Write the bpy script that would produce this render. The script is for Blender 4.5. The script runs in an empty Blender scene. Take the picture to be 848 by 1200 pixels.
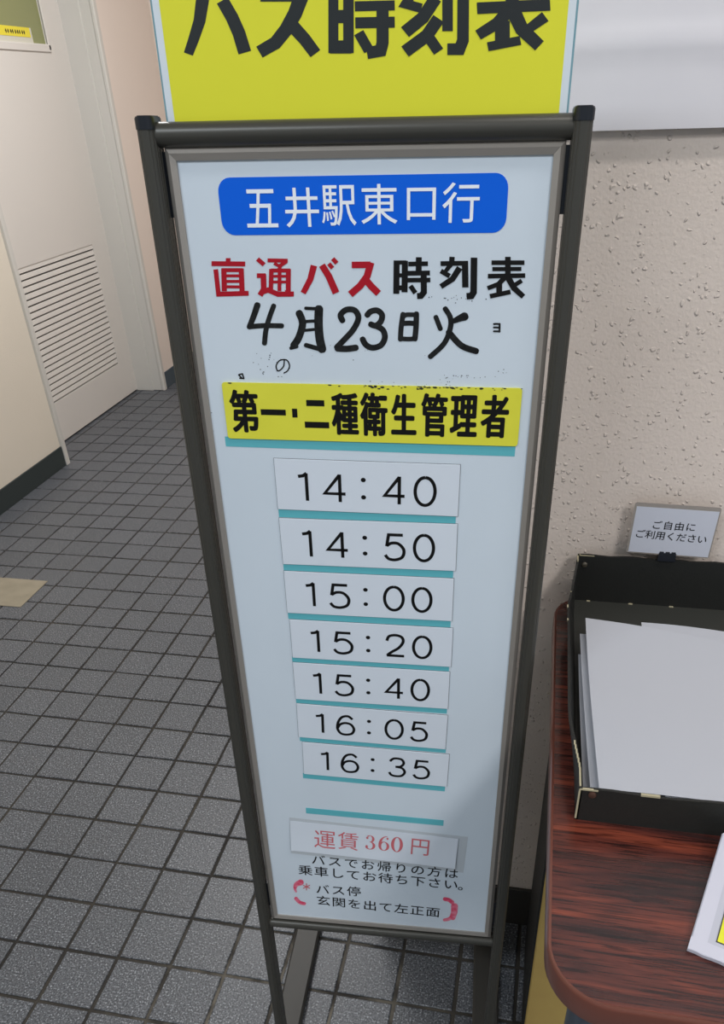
import bpy, bmesh, math, random
from mathutils import Matrix, Vector
random.seed(7)
sc = bpy.context.scene
col = sc.collection
# ------------------------------------------------------------------ camera
CAM = dict(f=923.7924, R=[[0.981753, 0.187707, -0.030458], [0.084553, -0.574356, -0.814227], [-0.17033, 0.796794, -0.579747]], C=[1.05171, -1.12096, 1.24263], ppx=444.2844, ppy=765.7205)
cd = bpy.data.cameras.new('camera'); cam = bpy.data.objects.new('camera', cd); col.objects.link(cam)
cd.sensor_fit = 'HORIZONTAL'; cd.sensor_width = 36.0; cd.lens = CAM['f'] / 848 * 36
cd.shift_x = (424 - CAM['ppx']) / 848; cd.shift_y = (CAM['ppy'] - 600) / 848
cd.clip_start = 0.02; cd.clip_end = 50
r = CAM['R']
cam.matrix_world = Matrix(((r[0][0], -r[1][0], -r[2][0], CAM['C'][0]), (r[0][1], -r[1][1], -r[2][1], CAM['C'][1]),
                           (r[0][2], -r[1][2], -r[2][2], CAM['C'][2]), (0, 0, 0, 1)))
sc.camera = cam
# ------------------------------------------------------------------ world, lights, exposure
sc.view_settings.view_transform = 'Standard'; sc.view_settings.look = 'None'
sc.view_settings.gamma = 1; sc.view_settings.use_curve_mapping = False
sc.view_settings.exposure = 0.0
w = bpy.data.worlds.new('world'); sc.world = w; w.use_nodes = True
w.node_tree.nodes['Background'].inputs[0].default_value = (0.80, 0.90, 1.0, 1)
w.node_tree.nodes['Background'].inputs[1].default_value = 0.38
def area(name, loc, target, sx, sy, power, color):
    l = bpy.data.lights.new(name, 'AREA'); l.shape = 'RECTANGLE'; l.size = sx; l.size_y = sy; l.energy = power; l.color = color
    o = bpy.data.objects.new(name, l); col.objects.link(o); o.location = loc
    d = Vector(target) - Vector(loc); o.rotation_euler = d.to_track_quat('-Z', 'Y').to_euler(); return o
area('tube_light_near', (2.25, -2.3, 2.44), (2.25, -2.3, 0), 0.40, 1.2, 36, (1.0, 0.97, 0.95))
area('wall_fill_light', (1.75, -.75, 2.44), (1.75, -.75, 0), 1.2, 0.12, 11, (1.0, 0.96, 0.93))  # unseen fill light, added to brighten the upper right wall
area('tube_light_front', (0.1, -1.9, 2.44), (0.1, -1.9, 0), 1.2, 0.25, 28, (0.86, 0.93, 1.0))
area('tube_light_corridor', (0.0, 1.5, 2.44), (0.0, 1.5, 0), 0.25, 1.2, 40, (0.98, 0.98, 0.99))

# ------------------------------------------------------------------ materials
def lin(c):
    return tuple(((v / 255) / 12.92 if v / 255 <= .04045 else ((v / 255 + .055) / 1.055) ** 2.4) for v in c) + (1,)
def mat(name, rgb, rough=.6, metal=0, spec=.5, bump=None, var=None, coat=0):
    m = bpy.data.materials.new(name); m.use_nodes = True; nt = m.node_tree; b = nt.nodes['Principled BSDF']
    b.inputs['Base Color'].default_value = lin(rgb); b.inputs['Roughness'].default_value = rough
    b.inputs['Metallic'].default_value = metal; b.inputs['Specular IOR Level'].default_value = spec
    if coat: b.inputs['Coat Weight'].default_value = coat; b.inputs['Coat Roughness'].default_value = .12
    g = nt.nodes.new('ShaderNodeNewGeometry')
    if var:      # (scale, other colour, amount)
        n = nt.nodes.new('ShaderNodeTexNoise'); n.inputs['Scale'].default_value = var[0]; n.inputs['Detail'].default_value = 4
        nt.links.new(g.outputs['Position'], n.inputs['Vector'])
        rr = nt.nodes.new('ShaderNodeMapRange'); rr.inputs[1].default_value = .35; rr.inputs[2].default_value = .7; rr.inputs[4].default_value = var[2]
        nt.links.new(n.outputs[0], rr.inputs[0])
        mx = nt.nodes.new('ShaderNodeMix'); mx.data_type = 'RGBA'; mx.inputs[6].default_value = lin(rgb); mx.inputs[7].default_value = lin(var[1])
        nt.links.new(rr.outputs[0], mx.inputs[0]); nt.links.new(mx.outputs[2], b.inputs['Base Color'])
    if bump:     # (scale, strength, distance)
        n = nt.nodes.new('ShaderNodeTexNoise'); n.inputs['Scale'].default_value = bump[0]; n.inputs['Detail'].default_value = 3
        nt.links.new(g.outputs['Position'], n.inputs['Vector'])
        bp = nt.nodes.new('ShaderNodeBump'); bp.inputs['Strength'].default_value = bump[1]; bp.inputs['Distance'].default_value = bump[2]
        nt.links.new(n.outputs[0], bp.inputs['Height']); nt.links.new(bp.outputs[0], b.inputs['Normal'])
    return m
M = {}
M['panel'] = mat('board_white', (206, 218, 229), .35, var=(9, (200, 212, 223), .5))
M['card'] = mat('card_white', (212, 221, 232), .4)
M['blue'] = mat('label_blue', (0, 96, 222), .4, spec=.25)
M['red'] = mat('film_red', (168, 14, 34), .45, spec=.3)
M['black'] = mat('print_black', (8, 8, 9), .6, spec=.25)
M['ink'] = mat('marker_ink', (12, 13, 13), .45, spec=.3, var=(240, (50, 52, 54), .45))
M['teal'] = mat('line_teal', (92, 178, 190), .5)
M['yellow'] = mat('card_yellow', (222, 220, 66), .4, var=(30, (215, 213, 60), .6))
M['poster_yellow'] = mat('poster_yellow', (222, 222, 50), .35)
M['poster_ink'] = mat('poster_ink', (28, 34, 36), .4)
M['white'] = mat('white_print', (236, 242, 250), .4)
M['laminate'] = mat('laminate_white', (214, 224, 232), .25)
M['laminate_edge'] = mat('laminate_edge', (120, 160, 172), .2)
M['post'] = mat('post_bronze', (66, 65, 60), .36, .2)
M['cap'] = mat('cap_black', (24, 28, 36), .3)
M['frame'] = mat('frame_metal', (168, 162, 155), .42, .55)
M['foot'] = mat('foot_metal', (52, 51, 48), .5, .1)
M['fare_red'] = mat('fare_red', (200, 104, 112), .5)
M['pink'] = mat('bracket_red', (214, 64, 100), .5, var=(150, (228, 150, 170), .9))
M['boardcard'] = mat('board_card', (184, 186, 198), .4)
M['boardtape'] = mat('board_tape', (198, 199, 212), .3)
M['tape'] = mat('tape_grey', (188, 196, 203), .3)
M['papers'] = mat('copy_paper', (178, 181, 189), .8)
M['wallpaper'] = mat('sheet_white', (224, 222, 226), .5, var=(5, (214, 212, 218), .7))
M['trayfloor'] = mat('tray_floor', (50, 51, 47), .6)
M['traycard'] = mat('tray_black', (27, 28, 26), .6, bump=(300, .25, .001))
M['card_shade'] = mat('card_edge_shade', (96, 100, 104), .7)  # grey of the painted shadow line round the time cards
M['chip'] = mat('bare_card', (176, 168, 140), .9)
M['rivet'] = mat('rivet_metal', (150, 140, 125), .35, .9)
M['rivet_dark'] = mat('rivet_dark', (92, 66, 56), .5, .5)
M['edge'] = mat('table_edge', (108, 62, 50), .35, coat=.3)
M['leg'] = mat('table_leg', (96, 106, 118), .3, .7)
M['tan'] = mat('tan_board', (188, 160, 92), .8, var=(14, (176, 146, 84), .7))
M['baseL'] = mat('vinyl_dark', (46, 54, 54), .5)
M['baseR'] = mat('vinyl_dark_brown', (52, 50, 47), .5)
M['baseB'] = mat('vinyl_slate', (72, 84, 92), .5)
M['door'] = mat('door_paint', (216, 212, 206), .4)
M['casing'] = mat('casing_paint', (203, 201, 195), .4)
M['slot'] = mat('louver_dark', (52, 46, 42), .8)
M['pane'] = mat('door_glass', (138, 142, 96), .25, bump=(500, .3, .001))
M['notice'] = mat('notice_yellow', (232, 216, 60), .5)
M['notice2'] = mat('notice_white', (206, 204, 190), .5)
M['ceil'] = mat('ceiling_white', (225, 224, 220), .9)
M['plate'] = mat('floor_plate', (150, 142, 124), .38, .15, var=(20, (128, 122, 106), .6))
M['grime'] = mat('grime', (30, 32, 34), .8)

def wall_mat(name, rgb, rgb2, rough, relief):
    m = mat(name, rgb, rough, spec=.3); nt = m.node_tree; b = nt.nodes['Principled BSDF']
    g = nt.nodes.new('ShaderNodeNewGeometry')
    wv = nt.nodes.new('ShaderNodeTexNoise'); wv.inputs['Scale'].default_value = 90
    wm = nt.nodes.new('ShaderNodeVectorMath'); wm.operation = 'SCALE'; wm.inputs['Scale'].default_value = .010
    wa = nt.nodes.new('ShaderNodeVectorMath'); wa.operation = 'ADD'
    nt.links.new(g.outputs['Position'], wv.inputs['Vector']); nt.links.new(wv.outputs['Color'], wm.inputs[0]); nt.links.new(wm.outputs[0], wa.inputs[0]); nt.links.new(g.outputs['Position'], wa.inputs[1])
    n1 = nt.nodes.new('ShaderNodeTexVoronoi'); n1.inputs['Scale'].default_value = 190
    nt.links.new(wa.outputs[0], n1.inputs['Vector'])
    n2 = nt.nodes.new('ShaderNodeTexNoise'); n2.inputs['Scale'].default_value = 3; n2.inputs['Detail'].default_value = 4
    n3 = nt.nodes.new('ShaderNodeTexNoise'); n3.inputs['Scale'].default_value = 260; n3.inputs['Detail'].default_value = 3
    for n in (n2, n3): nt.links.new(g.outputs['Position'], n.inputs['Vector'])
    sx = nt.nodes.new('ShaderNodeSeparateColor'); nt.links.new(n1.outputs['Color'], sx.inputs[0])
    th = nt.nodes.new('ShaderNodeMapRange'); th.inputs[1].default_value = .5; th.inputs[2].default_value = 1.0; th.inputs[3].default_value = 0; th.inputs[4].default_value = .50   # blob radius, none for half the cells
    nt.links.new(sx.outputs[0], th.inputs[0])
    sb = nt.nodes.new('ShaderNodeMath'); sb.operation = 'SUBTRACT'; nt.links.new(th.outputs[0], sb.inputs[0]); nt.links.new(n1.outputs['Distance'], sb.inputs[1])
    r1 = nt.nodes.new('ShaderNodeMapRange'); r1.interpolation_type = 'SMOOTHSTEP'; r1.inputs[1].default_value = -.05; r1.inputs[2].default_value = .22
    nt.links.new(sb.outputs[0], r1.inputs[0])
    ad = nt.nodes.new('ShaderNodeMath'); ad.operation = 'MULTIPLY_ADD'; ad.inputs[1].default_value = .55
    nt.links.new(n3.outputs[0], ad.inputs[0]); nt.links.new(r1.outputs[0], ad.inputs[2])
    bp = nt.nodes.new('ShaderNodeBump'); bp.inputs['Strength'].default_value = 1; bp.inputs['Distance'].default_value = relief
    nt.links.new(ad.outputs[0], bp.inputs['Height']); nt.links.new(bp.outputs[0], b.inputs['Normal'])
    mx = nt.nodes.new('ShaderNodeMix'); mx.data_type = 'RGBA'; mx.inputs[6].default_value = lin(rgb); mx.inputs[7].default_value = lin(rgb2)
    nt.links.new(n2.outputs[0], mx.inputs[0]); nt.links.new(mx.outputs[2], b.inputs['Base Color'])
    return m
M['stucco'] = wall_mat('wall_stucco', (224, 212, 203), (216, 204, 194), .75, .0011)
M['plaster'] = wall_mat('wall_plaster', (222, 214, 199), (214, 206, 191), .8, .0002)
M['pinkwall'] = wall_mat('wall_pink_beige', (230, 218, 208), (225, 213, 203), .8, .0002)

def tile_mat():
    m = mat('granite_tile', (112, 113, 115), .42, spec=.45); nt = m.node_tree; b = nt.nodes['Principled BSDF']
    g = nt.nodes.new('ShaderNodeNewGeometry')
    sn = nt.nodes.new('ShaderNodeVectorMath'); sn.operation = 'SNAP'; sn.inputs[1].default_value = (.1, .1, 1)
    nt.links.new(g.outputs['Position'], sn.inputs[0])
    wn = nt.nodes.new('ShaderNodeTexWhiteNoise'); nt.links.new(sn.outputs[0], wn.inputs['Vector'])
    sp = nt.nodes.new('ShaderNodeTexNoise'); sp.inputs['Scale'].default_value = 330; sp.inputs['Detail'].default_value = 2
    nt.links.new(g.outputs['Position'], sp.inputs['Vector'])
    cr = nt.nodes.new('ShaderNodeValToRGB'); e = cr.color_ramp.elements
    e[0].position = .36; e[0].color = lin((48, 51, 56)); e[1].position = .70; e[1].color = lin((158, 162, 168))
    x = e.new(.5); x.color = lin((82, 85, 90)); x2 = e.new(.6); x2.color = lin((94, 97, 102))
    nt.links.new(sp.outputs[0], cr.inputs[0])
    hs = nt.nodes.new('ShaderNodeHueSaturation'); nt.links.new(cr.outputs[0], hs.inputs['Color'])
    mr = nt.nodes.new('ShaderNodeMapRange'); mr.inputs[3].default_value = .93; mr.inputs[4].default_value = 1.07
    nt.links.new(wn.outputs[0], mr.inputs[0]); nt.links.new(mr.outputs[0], hs.inputs['Value'])
    nt.links.new(hs.outputs[0], b.inputs['Base Color'])
    bp = nt.nodes.new('ShaderNodeBump'); bp.inputs['Strength'].default_value = .5; bp.inputs['Distance'].default_value = .0005
    nt.links.new(sp.outputs[0], bp.inputs['Height']); nt.links.new(bp.outputs[0], b.inputs['Normal'])
    return m
M['tile'] = tile_mat()
M['grout'] = mat('grout', (34, 32, 30), .95, var=(4, (92, 86, 76), .4))

def sandy(m):       # pale sand trodden into the joints in front of the stand
    nt = m.node_tree; b = nt.nodes['Principled BSDF']; g = nt.nodes.new('ShaderNodeNewGeometry')
    d = nt.nodes.new('ShaderNodeVectorMath'); d.operation = 'DISTANCE'; d.inputs[1].default_value = (.72, -.52, 0); nt.links.new(g.outputs['Position'], d.inputs[0])
    n = nt.nodes.new('ShaderNodeTexNoise'); n.inputs['Scale'].default_value = 22; n.inputs['Detail'].default_value = 4; nt.links.new(g.outputs['Position'], n.inputs['Vector'])
    a = nt.nodes.new('ShaderNodeMapRange'); a.inputs[1].default_value = .34; a.inputs[2].default_value = .04; nt.links.new(d.outputs['Value'], a.inputs[0])
    c = nt.nodes.new('ShaderNodeMapRange'); c.inputs[1].default_value = .42; c.inputs[2].default_value = .60; nt.links.new(n.outputs[0], c.inputs[0])
    mu = nt.nodes.new('ShaderNodeMath'); mu.operation = 'MULTIPLY'; nt.links.new(a.outputs[0], mu.inputs[0]); nt.links.new(c.outputs[0], mu.inputs[1])
    mx = nt.nodes.new('ShaderNodeMix'); mx.data_type = 'RGBA'; mx.inputs[7].default_value = lin((118, 112, 101))
    src = b.inputs['Base Color'].links[0].from_socket; nt.links.new(src, mx.inputs[6]); nt.links.new(mu.outputs[0], mx.inputs[0]); nt.links.new(mx.outputs[2], b.inputs['Base Color'])
sandy(M['grout'])
def wood_mat():
    m = mat('rosewood_laminate', (110, 50, 36), .22, spec=.5, coat=.2); nt = m.node_tree; b = nt.nodes['Principled BSDF']
    g = nt.nodes.new('ShaderNodeNewGeometry')
    def noise(sx, sy, sc_, det, dist):
        mp = nt.nodes.new('ShaderNodeMapping'); mp.inputs['Scale'].default_value = (sx, sy, 1); mp.inputs['Rotation'].default_value = (0, 0, -.02)
        nt.links.new(g.outputs['Position'], mp.inputs[0])
        n = nt.nodes.new('ShaderNodeTexNoise'); n.inputs['Scale'].default_value = sc_; n.inputs['Detail'].default_value = det; n.inputs['Distortion'].default_value = dist
        nt.links.new(mp.outputs[0], n.inputs['Vector']); return n
    a = noise(.7, 6, 10, 7, .8); c = noise(.45, 12, 38, 8, 1.0)
    ca = nt.nodes.new('ShaderNodeValToRGB'); e = ca.color_ramp.elements
    e[0].position = .30; e[0].color = lin((36, 22, 22)); e[1].position = .76; e[1].color = lin((140, 66, 44))
    x = e.new(.43); x.color = lin((68, 32, 27)); x = e.new(.56); x.color = lin((94, 44, 34))
    nt.links.new(a.outputs[0], ca.inputs[0])
    cb = nt.nodes.new('ShaderNodeValToRGB'); e = cb.color_ramp.elements
    e[0].position = .40; e[0].color = (.30, .27, .27, 1); e[1].position = .51; e[1].color = (1, 1, 1, 1)
    nt.links.new(c.outputs[0], cb.inputs[0])
    mx = nt.nodes.new('ShaderNodeMix'); mx.data_type = 'RGBA'; mx.blend_type = 'MULTIPLY'; mx.inputs[0].default_value = .95
    nt.links.new(ca.outputs[0], mx.inputs[6]); nt.links.new(cb.outputs[0], mx.inputs[7]); nt.links.new(mx.outputs[2], b.inputs['Base Color'])
    return m
M['wood'] = wood_mat()

# ------------------------------------------------------------------ helpers
I4 = Matrix.Identity(4)
class MB:
    """collects faces in the coordinates of the thing being built"""
    def __init__(s): s.v = []; s.f = []
    def add(s, vs, fs, T=None):
        o = len(s.v)
        for p in vs:
            p = Vector(p); s.v.append(T @ p if T else p)
        s.f += [tuple(i + o for i in q) for q in fs]
    def box(s, x0, x1, y0, y1, z0, z1, T=None, b=0):
        if b:
            xs = (x0, x0 + b, x1 - b, x1); ys = (y0, y0 + b, y1 - b, y1); zs = (z0, z0 + b, z1 - b, z1)
            bm = bmesh.new()
            pts = []
            for i in (0, 3):
                for j in (1, 2):
                    for k in (1, 2): pts.append((xs[i], ys[j], zs[k]))
            for j in (0, 3):
                for i in (1, 2):
                    for k in (1, 2): pts.append((xs[i], ys[j], zs[k]))
            for k in (0, 3):
                for i in (1, 2):
                    for j in (1, 2): pts.append((xs[i], ys[j], zs[k]))
            for p in pts: bm.verts.new(p)
            bmesh.ops.convex_hull(bm, input=bm.verts[:])
            bmesh.ops.dissolve_limit(bm, angle_limit=.01, verts=bm.verts[:], edges=bm.edges[:])
            bm.verts.index_update()
            s.add([v.co.copy() for v in bm.verts], [[v.index for v in f.verts] for f in bm.faces], T); bm.free(); return
        s.add([(x, y, z) for x in (x0, x1) for y in (y0, y1) for z in (z0, z1)],
              [(0, 1, 3, 2), (4, 6, 7, 5), (0, 4, 5, 1), (2, 3, 7, 6), (0, 2, 6, 4), (1, 5, 7, 3)], T)
    def prism(s, poly, z0, z1, T=None, inset=0):
        n = len(poly); 
        if inset:
            c = Vector((sum(p[0] for p in poly) / n, sum(p[1] for p in poly) / n)); top = [tuple(Vector(p) + (c - Vector(p)).normalized() * inset) for p in poly]
        else: top = poly
        vs = [(p[0], p[1], z0) for p in poly] + ([(p[0], p[1], z1 - inset) for p in poly] if inset else []) + [(p[0], p[1], z1) for p in top]
        fs = [tuple(reversed(range(n)))]
        L = 2 if inset else 1
        for k in range(L):
            for i in range(n): j = (i + 1) % n; fs.append((k * n + i, k * n + j, (k + 1) * n + j, (k + 1) * n + i))
        fs.append(tuple(range(L * n, (L + 1) * n))); s.add(vs, fs, T)
    def tube(s, path, r, seg=20, T=None, ribs=0, cap=True):
        path = [Vector(p) for p in path]; vs = []; fs = []
        for i, p in enumerate(path):
            a = path[max(i - 1, 0)]; b = path[min(i + 1, len(path) - 1)]; t = (b - a).normalized()
            u = t.cross(Vector((0, 0, 1)) if abs(t.z) < .9 else Vector((0, 1, 0))).normalized(); w_ = t.cross(u)
            rr = r[i] if isinstance(r, (list, tuple)) else r
            for k in range(seg):
                q = 2 * math.pi * k / seg; ra = rr * (1 - .045 * (1 if ribs and k % ribs == 0 else 0))
                vs.append(p + u * math.cos(q) * ra + w_ * math.sin(q) * ra)
        for i in range(len(path) - 1):
            for k in range(seg): k2 = (k + 1) % seg; fs.append((i * seg + k, i * seg + k2, (i + 1) * seg + k2, (i + 1) * seg + k))
        if cap: fs.append(tuple(range(seg))[::-1]); fs.append(tuple(range((len(path) - 1) * seg, len(path) * seg)))
        s.add(vs, fs, T)
    def grid(s, fn, nu, nv, th, T=None):
        """sheet of thickness th from fn(u,v) in 0..1"""
        vs = []; 
        for lay in (0, 1):
            for j in range(nv + 1):
                for i in range(nu + 1):
                    p = Vector(fn(i / nu, j / nv)); p.z += (th if lay else 0); vs.append(p)
        N = (nu + 1) * (nv + 1); fs = []; ix = lambda i, j, l: l * N + j * (nu + 1) + i
        for j in range(nv):
            for i in range(nu):
                fs.append((ix(i, j, 1), ix(i + 1, j, 1), ix(i + 1, j + 1, 1), ix(i, j + 1, 1)))
                fs.append((ix(i, j, 0), ix(i, j + 1, 0), ix(i + 1, j + 1, 0), ix(i + 1, j, 0)))
        for i in range(nu):
            fs.append((ix(i, 0, 0), ix(i + 1, 0, 0), ix(i + 1, 0, 1), ix(i, 0, 1))); fs.append((ix(i, nv, 0), ix(i, nv, 1), ix(i + 1, nv, 1), ix(i + 1, nv, 0)))
        for j in range(nv):
            fs.append((ix(0, j, 0), ix(0, j, 1), ix(0, j + 1, 1), ix(0, j + 1, 0))); fs.append((ix(nu, j, 0), ix(nu, j + 1, 0), ix(nu, j + 1, 1), ix(nu, j, 1)))
        s.add(vs, fs, T)
    def strokes(s, data, z):
        for q, (L, R) in enumerate(data):
            n = len(L); z = z + 4e-6; s.add([(p[0], p[1], z) for p in L] + [(p[0], p[1], z) for p in R], [(i, n + i, n + i + 1, i + 1) for i in range(n - 1)])
    def rib(s, pts, w_, z, smooth=False):
        if smooth:
            P = [pts[0]] + pts + [pts[-1]]; out = []
            for i in range(1, len(P) - 2):
                for k in range(5):
                    t = k / 5; a, b, c, d = [Vector(q) for q in P[i - 1:i + 3]]
                    out.append(.5 * ((2 * b) + (c - a) * t + (2 * a - 5 * b + 4 * c - d) * t * t + (3 * b - a - 3 * c + d) * t ** 3))
            pts = out + [Vector(pts[-1])]
        pts = [Vector(q) for q in pts]; L = []; R = []
        for i in range(len(pts)):
            a = (pts[i] - pts[i - 1]) if i else (pts[1] - pts[0]); b = (pts[i + 1] - pts[i]) if i < len(pts) - 1 else a
            a = a.normalized(); b = b.normalized(); t = a + b
            t = t.normalized() if t.length > .3 else b; n = Vector((-t.y, t.x)); k = 1 / max(.55, abs(n.dot(Vector((-a.y, a.x)))))
            L.append(pts[i] + n * w_ / 2 * k); R.append(pts[i] - n * w_ / 2 * k)
        s.strokes([(L, R)], z)
    def build(s, name, m, parent=None, world=None, kind=None, smooth=False, up=False):
        me = bpy.data.meshes.new(name); me.from_pydata([tuple(v) for v in s.v], [], s.f); me.materials.append(m)
        bm = bmesh.new(); bm.from_mesh(me)
        if up:
            for f in bm.faces:
                if f.normal.z < 0: f.normal_flip()
        else: bmesh.ops.recalc_face_normals(bm, faces=bm.faces)
        bm.to_mesh(me); bm.free()
        if smooth:
            for p in me.polygons: p.use_smooth = True
            me.set_sharp_from_angle(angle=math.radians(40))
        o = bpy.data.objects.new(name, me); col.objects.link(o)
        if parent: o.parent = parent
        if world is not None: o.matrix_world = world
        if kind: o['kind'] = kind
        return o
def empty(name, world, label=None, cat=None, group=None, kind=None):
    o = bpy.data.objects.new(name, None); o.empty_display_size = .05; col.objects.link(o); o.matrix_world = world
    return tag(o, label, cat, group, kind)
def tag(o, label=None, cat=None, group=None, kind=None):
    if label: o['label'] = label
    if cat: o['category'] = cat
    if group: o['group'] = group
    if kind: o['kind'] = kind
    return o

# glyph outlines come from the font built into Blender
_gl = {}
def glyph(ch):
    if ch not in _gl:
        c = bpy.data.curves.new('g', 'FONT'); c.body = ch; c.size = 1; c.resolution_u = 3
        o = bpy.data.objects.new('g', c); col.objects.link(o)
        dg = bpy.context.evaluated_depsgraph_get(); me = o.evaluated_get(dg).to_mesh()
        vs = [(v.co.x, v.co.y) for v in me.vertices]; fs = [tuple(p.vertices) for p in me.polygons]
        o.evaluated_get(dg).to_mesh_clear(); bpy.data.objects.remove(o); bpy.data.curves.remove(c)
        x0 = min(v[0] for v in vs); x1 = max(v[0] for v in vs); y0 = min(v[1] for v in vs); y1 = max(v[1] for v in vs)
        _gl[ch] = (vs, fs, (x0, x1, y0, y1))
    return _gl[ch]
def put_glyph(mb, ch, cx, cy, w_, h_, z, bold=0, ang=0, em=False, bx=1):
    """fit the glyph in a w x h box (em: scale by the em square instead), thickened by bold metres"""
    vs, fs, (x0, x1, y0, y1) = glyph(ch)
    ca, sa = math.cos(ang), math.sin(ang)
    w_ -= 2 * bold * bx; h_ -= 2 * bold
    dirs = [(0, 0)] + [(math.cos(k * math.pi / 4), math.sin(k * math.pi / 4)) for k in range(8)] if bold else [(0, 0)]
    for n, (dx, dy) in enumerate(dirs):
        out = []
        for x, y in vs:
            if em: px = (x - .5) * w_; py = (y - .38) * h_
            else: px = ((x - x0) / (x1 - x0) - .5) * w_; py = ((y - y0) / max(y1 - y0, 1e-6) - .5) * h_
            px += dx * bold * bx; py += dy * bold
            out.append((cx + px * ca - py * sa, cy + px * sa + py * ca, z + n * 2e-6))
        mb.add(out, fs)
def put_line(mb, text, line, z, bold=0):
    """characters spaced evenly between the centres of the first and the last"""
    (u0, v0, w_, h_), (u1, v1, _, _) = line; ang = math.atan2(v1 - v0, u1 - u0); n = len(text)
    for i, ch in enumerate(text):
        t = i / (n - 1)
        if ch != ' ': put_glyph(mb, ch, u0 + (u1 - u0) * t, v0 + (v1 - v0) * t, w_, h_, z, bold, ang, em=True)

# ------------------------------------------------------------------ the room
XL = -.885; YW = -.207; YB = 3.34; ZC = 2.5; XD = -1.026
DY0, DY1, DZ = 1.785, 2.755, 2.0
m = MB(); m.box(-1.3, 4.2, -4.2, 3.5, -.1, -.0025); fl = m.build('floor', M['grout'], kind='structure')
m = MB(); m.box(-1.3, 4.2, -4.2, 3.5, ZC, ZC + .1); m.build('ceiling', M['ceil'], kind='structure')
m = MB(); m.box(-1.3, XL, -4.2, DY0 - .03, 0, ZC); m.box(-1.3, XL, DY1 + .02, YB, 0, ZC); m.box(-1.3, XL, DY0 - .03, DY1 + .02, DZ + .03, ZC); m.box(-1.3, XD - .03, DY0 - .03, DY1 + .02, 0, DZ + .03)
m.build('wall_left', M['plaster'], kind='structure')
m = MB(); m.box(-1.3, .95, YB, 3.5, 0, ZC); m.build('wall_back', M['pinkwall'], kind='structure')
m = MB(); m.box(.82, 4.2, YW, YB + .1, 0, ZC); m.build('wall_right', M['stucco'], kind='structure')
# the far strip of the left wall beyond the door has its own pinkish paint
m = MB(); m.box(XL - .02, XL + .002, DY1 + .024, YB, .075, ZC); m.build('wall_left_far', M['pinkwall'], kind='structure')
m = MB(); m.box(XL, XL + .006, -4.2, DY0 - .032, 0, .082, b=.001); m.build('baseboard_left', M['baseL'], kind='structure')
m = MB(); m.box(XL, XL + .006, DY1 + .03, YB, 0, .082, b=.001); m.build('baseboard_left_far', M['baseB'], kind='structure')
m = MB(); m.box(.82, 4.2, YW - .006, YW, 0, .097, b=.001); m.build('baseboard_right', M['baseR'], kind='structure')
m = MB(); m.box(XL, .82, YB - .006, YB, 0, .082, b=.001); m.build('baseboard_back', M['baseB'], kind='structure')
# door frame
m = MB()
m.box(XD - .03, XL + .012, DY0 - .045, DY0 - .02, 0, DZ + .03, b=.002)            # left casing, seen edge on
m.box(XD - .03, XL - .05, DY1 - .002, DY1 + .02, 0, DZ + .03, b=.002)
m.box(XD - .03, XL + .010, DY1 + .006, DY1 + .028, 0, DZ + .03, b=.003)
m.box(XL - .004, XL + .014, DY1 + .0, DY1 + .03, 0, DZ + .03, b=.004)
m.box(XD - .03, XL + .010, DY0 - .04, DY1 + .028, DZ, DZ + .03, b=.002)
m.build('trim_1', M['casing'], kind='structure')
# door: leaf with a louvre opening and a glazed opening
dr = empty('door_1', Matrix.Translation((XD, DY0, 0)), kind='structure')
T = Matrix.Translation((-XD, -DY0, 0))
a0, a1, b0, b1 = 1.975, 2.612, .176, .712; g0, g1, h0, h1 = 2.02, 2.60, 1.442, 1.86
x0, x1 = XD - .028, XD
m = MB()
for (ya, yb, za, zb) in ((DY0 - .02, a0, .008, DZ), (a1, DY1, .008, DZ), (a0, a1, .008, b0), (a0, a1, b1, h0), (a0, a1, h1, DZ), (a0, g0, h0, h1), (g1, a1, h0, h1)):
    m.box(x0, x1, ya, yb, za, zb, T)
m.build('door_leaf', M['door'], dr)
m = MB(); m.box(x0 - .001, x0 + .004, a0, a1, b0, b1, T); m.build('louver_backing', M['slot'], dr)
ns = 22; st = (b1 - b0) / ns
sl = None
for i in range(ns):
    if sl is None:
        m = MB(); m.add([(0, a0, 0), (0, a1, 0), (-.002, a0, st * .74), (-.002, a1, st * .74), (-.012, a0, 0), (-.012, a1, 0), (-.014, a0, st * .74), (-.014, a1, st * .74)],
                        [(0, 1, 3, 2), (4, 6, 7, 5), (0, 4, 5, 1), (2, 3, 7, 6), (0, 2, 6, 4), (1, 5, 7, 3)])
        sl = m.build('slat', M['door'], dr); o = sl
    else: o = sl.copy(); col.objects.link(o); o.parent = dr
    o.location = (-.001, -DY0, b0 + i * st + st * .26)
m = MB()
for q in ((g0 - .02, g1 + .014, h0 - .026, h0 - .002), (g0 - .02, g1 + .014, h1, h1 + .024), (g0 - .02, g0, h0 - .02, h1 + .02), (g1, g1 + .016, h0 - .02, h1 + .02)): m.box(XD - .004, XD + .005, *q, T, b=.0015)
m.build('window_trim', M['door'], dr)
m = MB(); m.box(XD - .012, XD - .008, g0, g1, h0, h1, T); m.build('pane', M['pane'], dr)
# little notice on the door glass
nt_ = empty('notice', Matrix.Translation((XD - .007, 2.36, 1.44)), 'small yellow and white notice stuck on the door window', 'notice')
m = MB(); m.box(-.001, .0, -.22, .148, -.0, .05); m.build('sheet', M['notice2'], nt_)
m = MB(); m.box(.0, .001, -.22, .136, .020, .050); m.build('yellow_band', M['notice'], nt_)
m = MB()
for k in range(9):
    yy = -.035 + k * .016 + random.uniform(-.003, .003)
    m.box(.001, .0014, yy, yy + .006, .028, .040); m.box(.001, .0014, yy - .004, yy + .008, .033, .035)
m.build('lettering', M['slot'], nt_)
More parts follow.
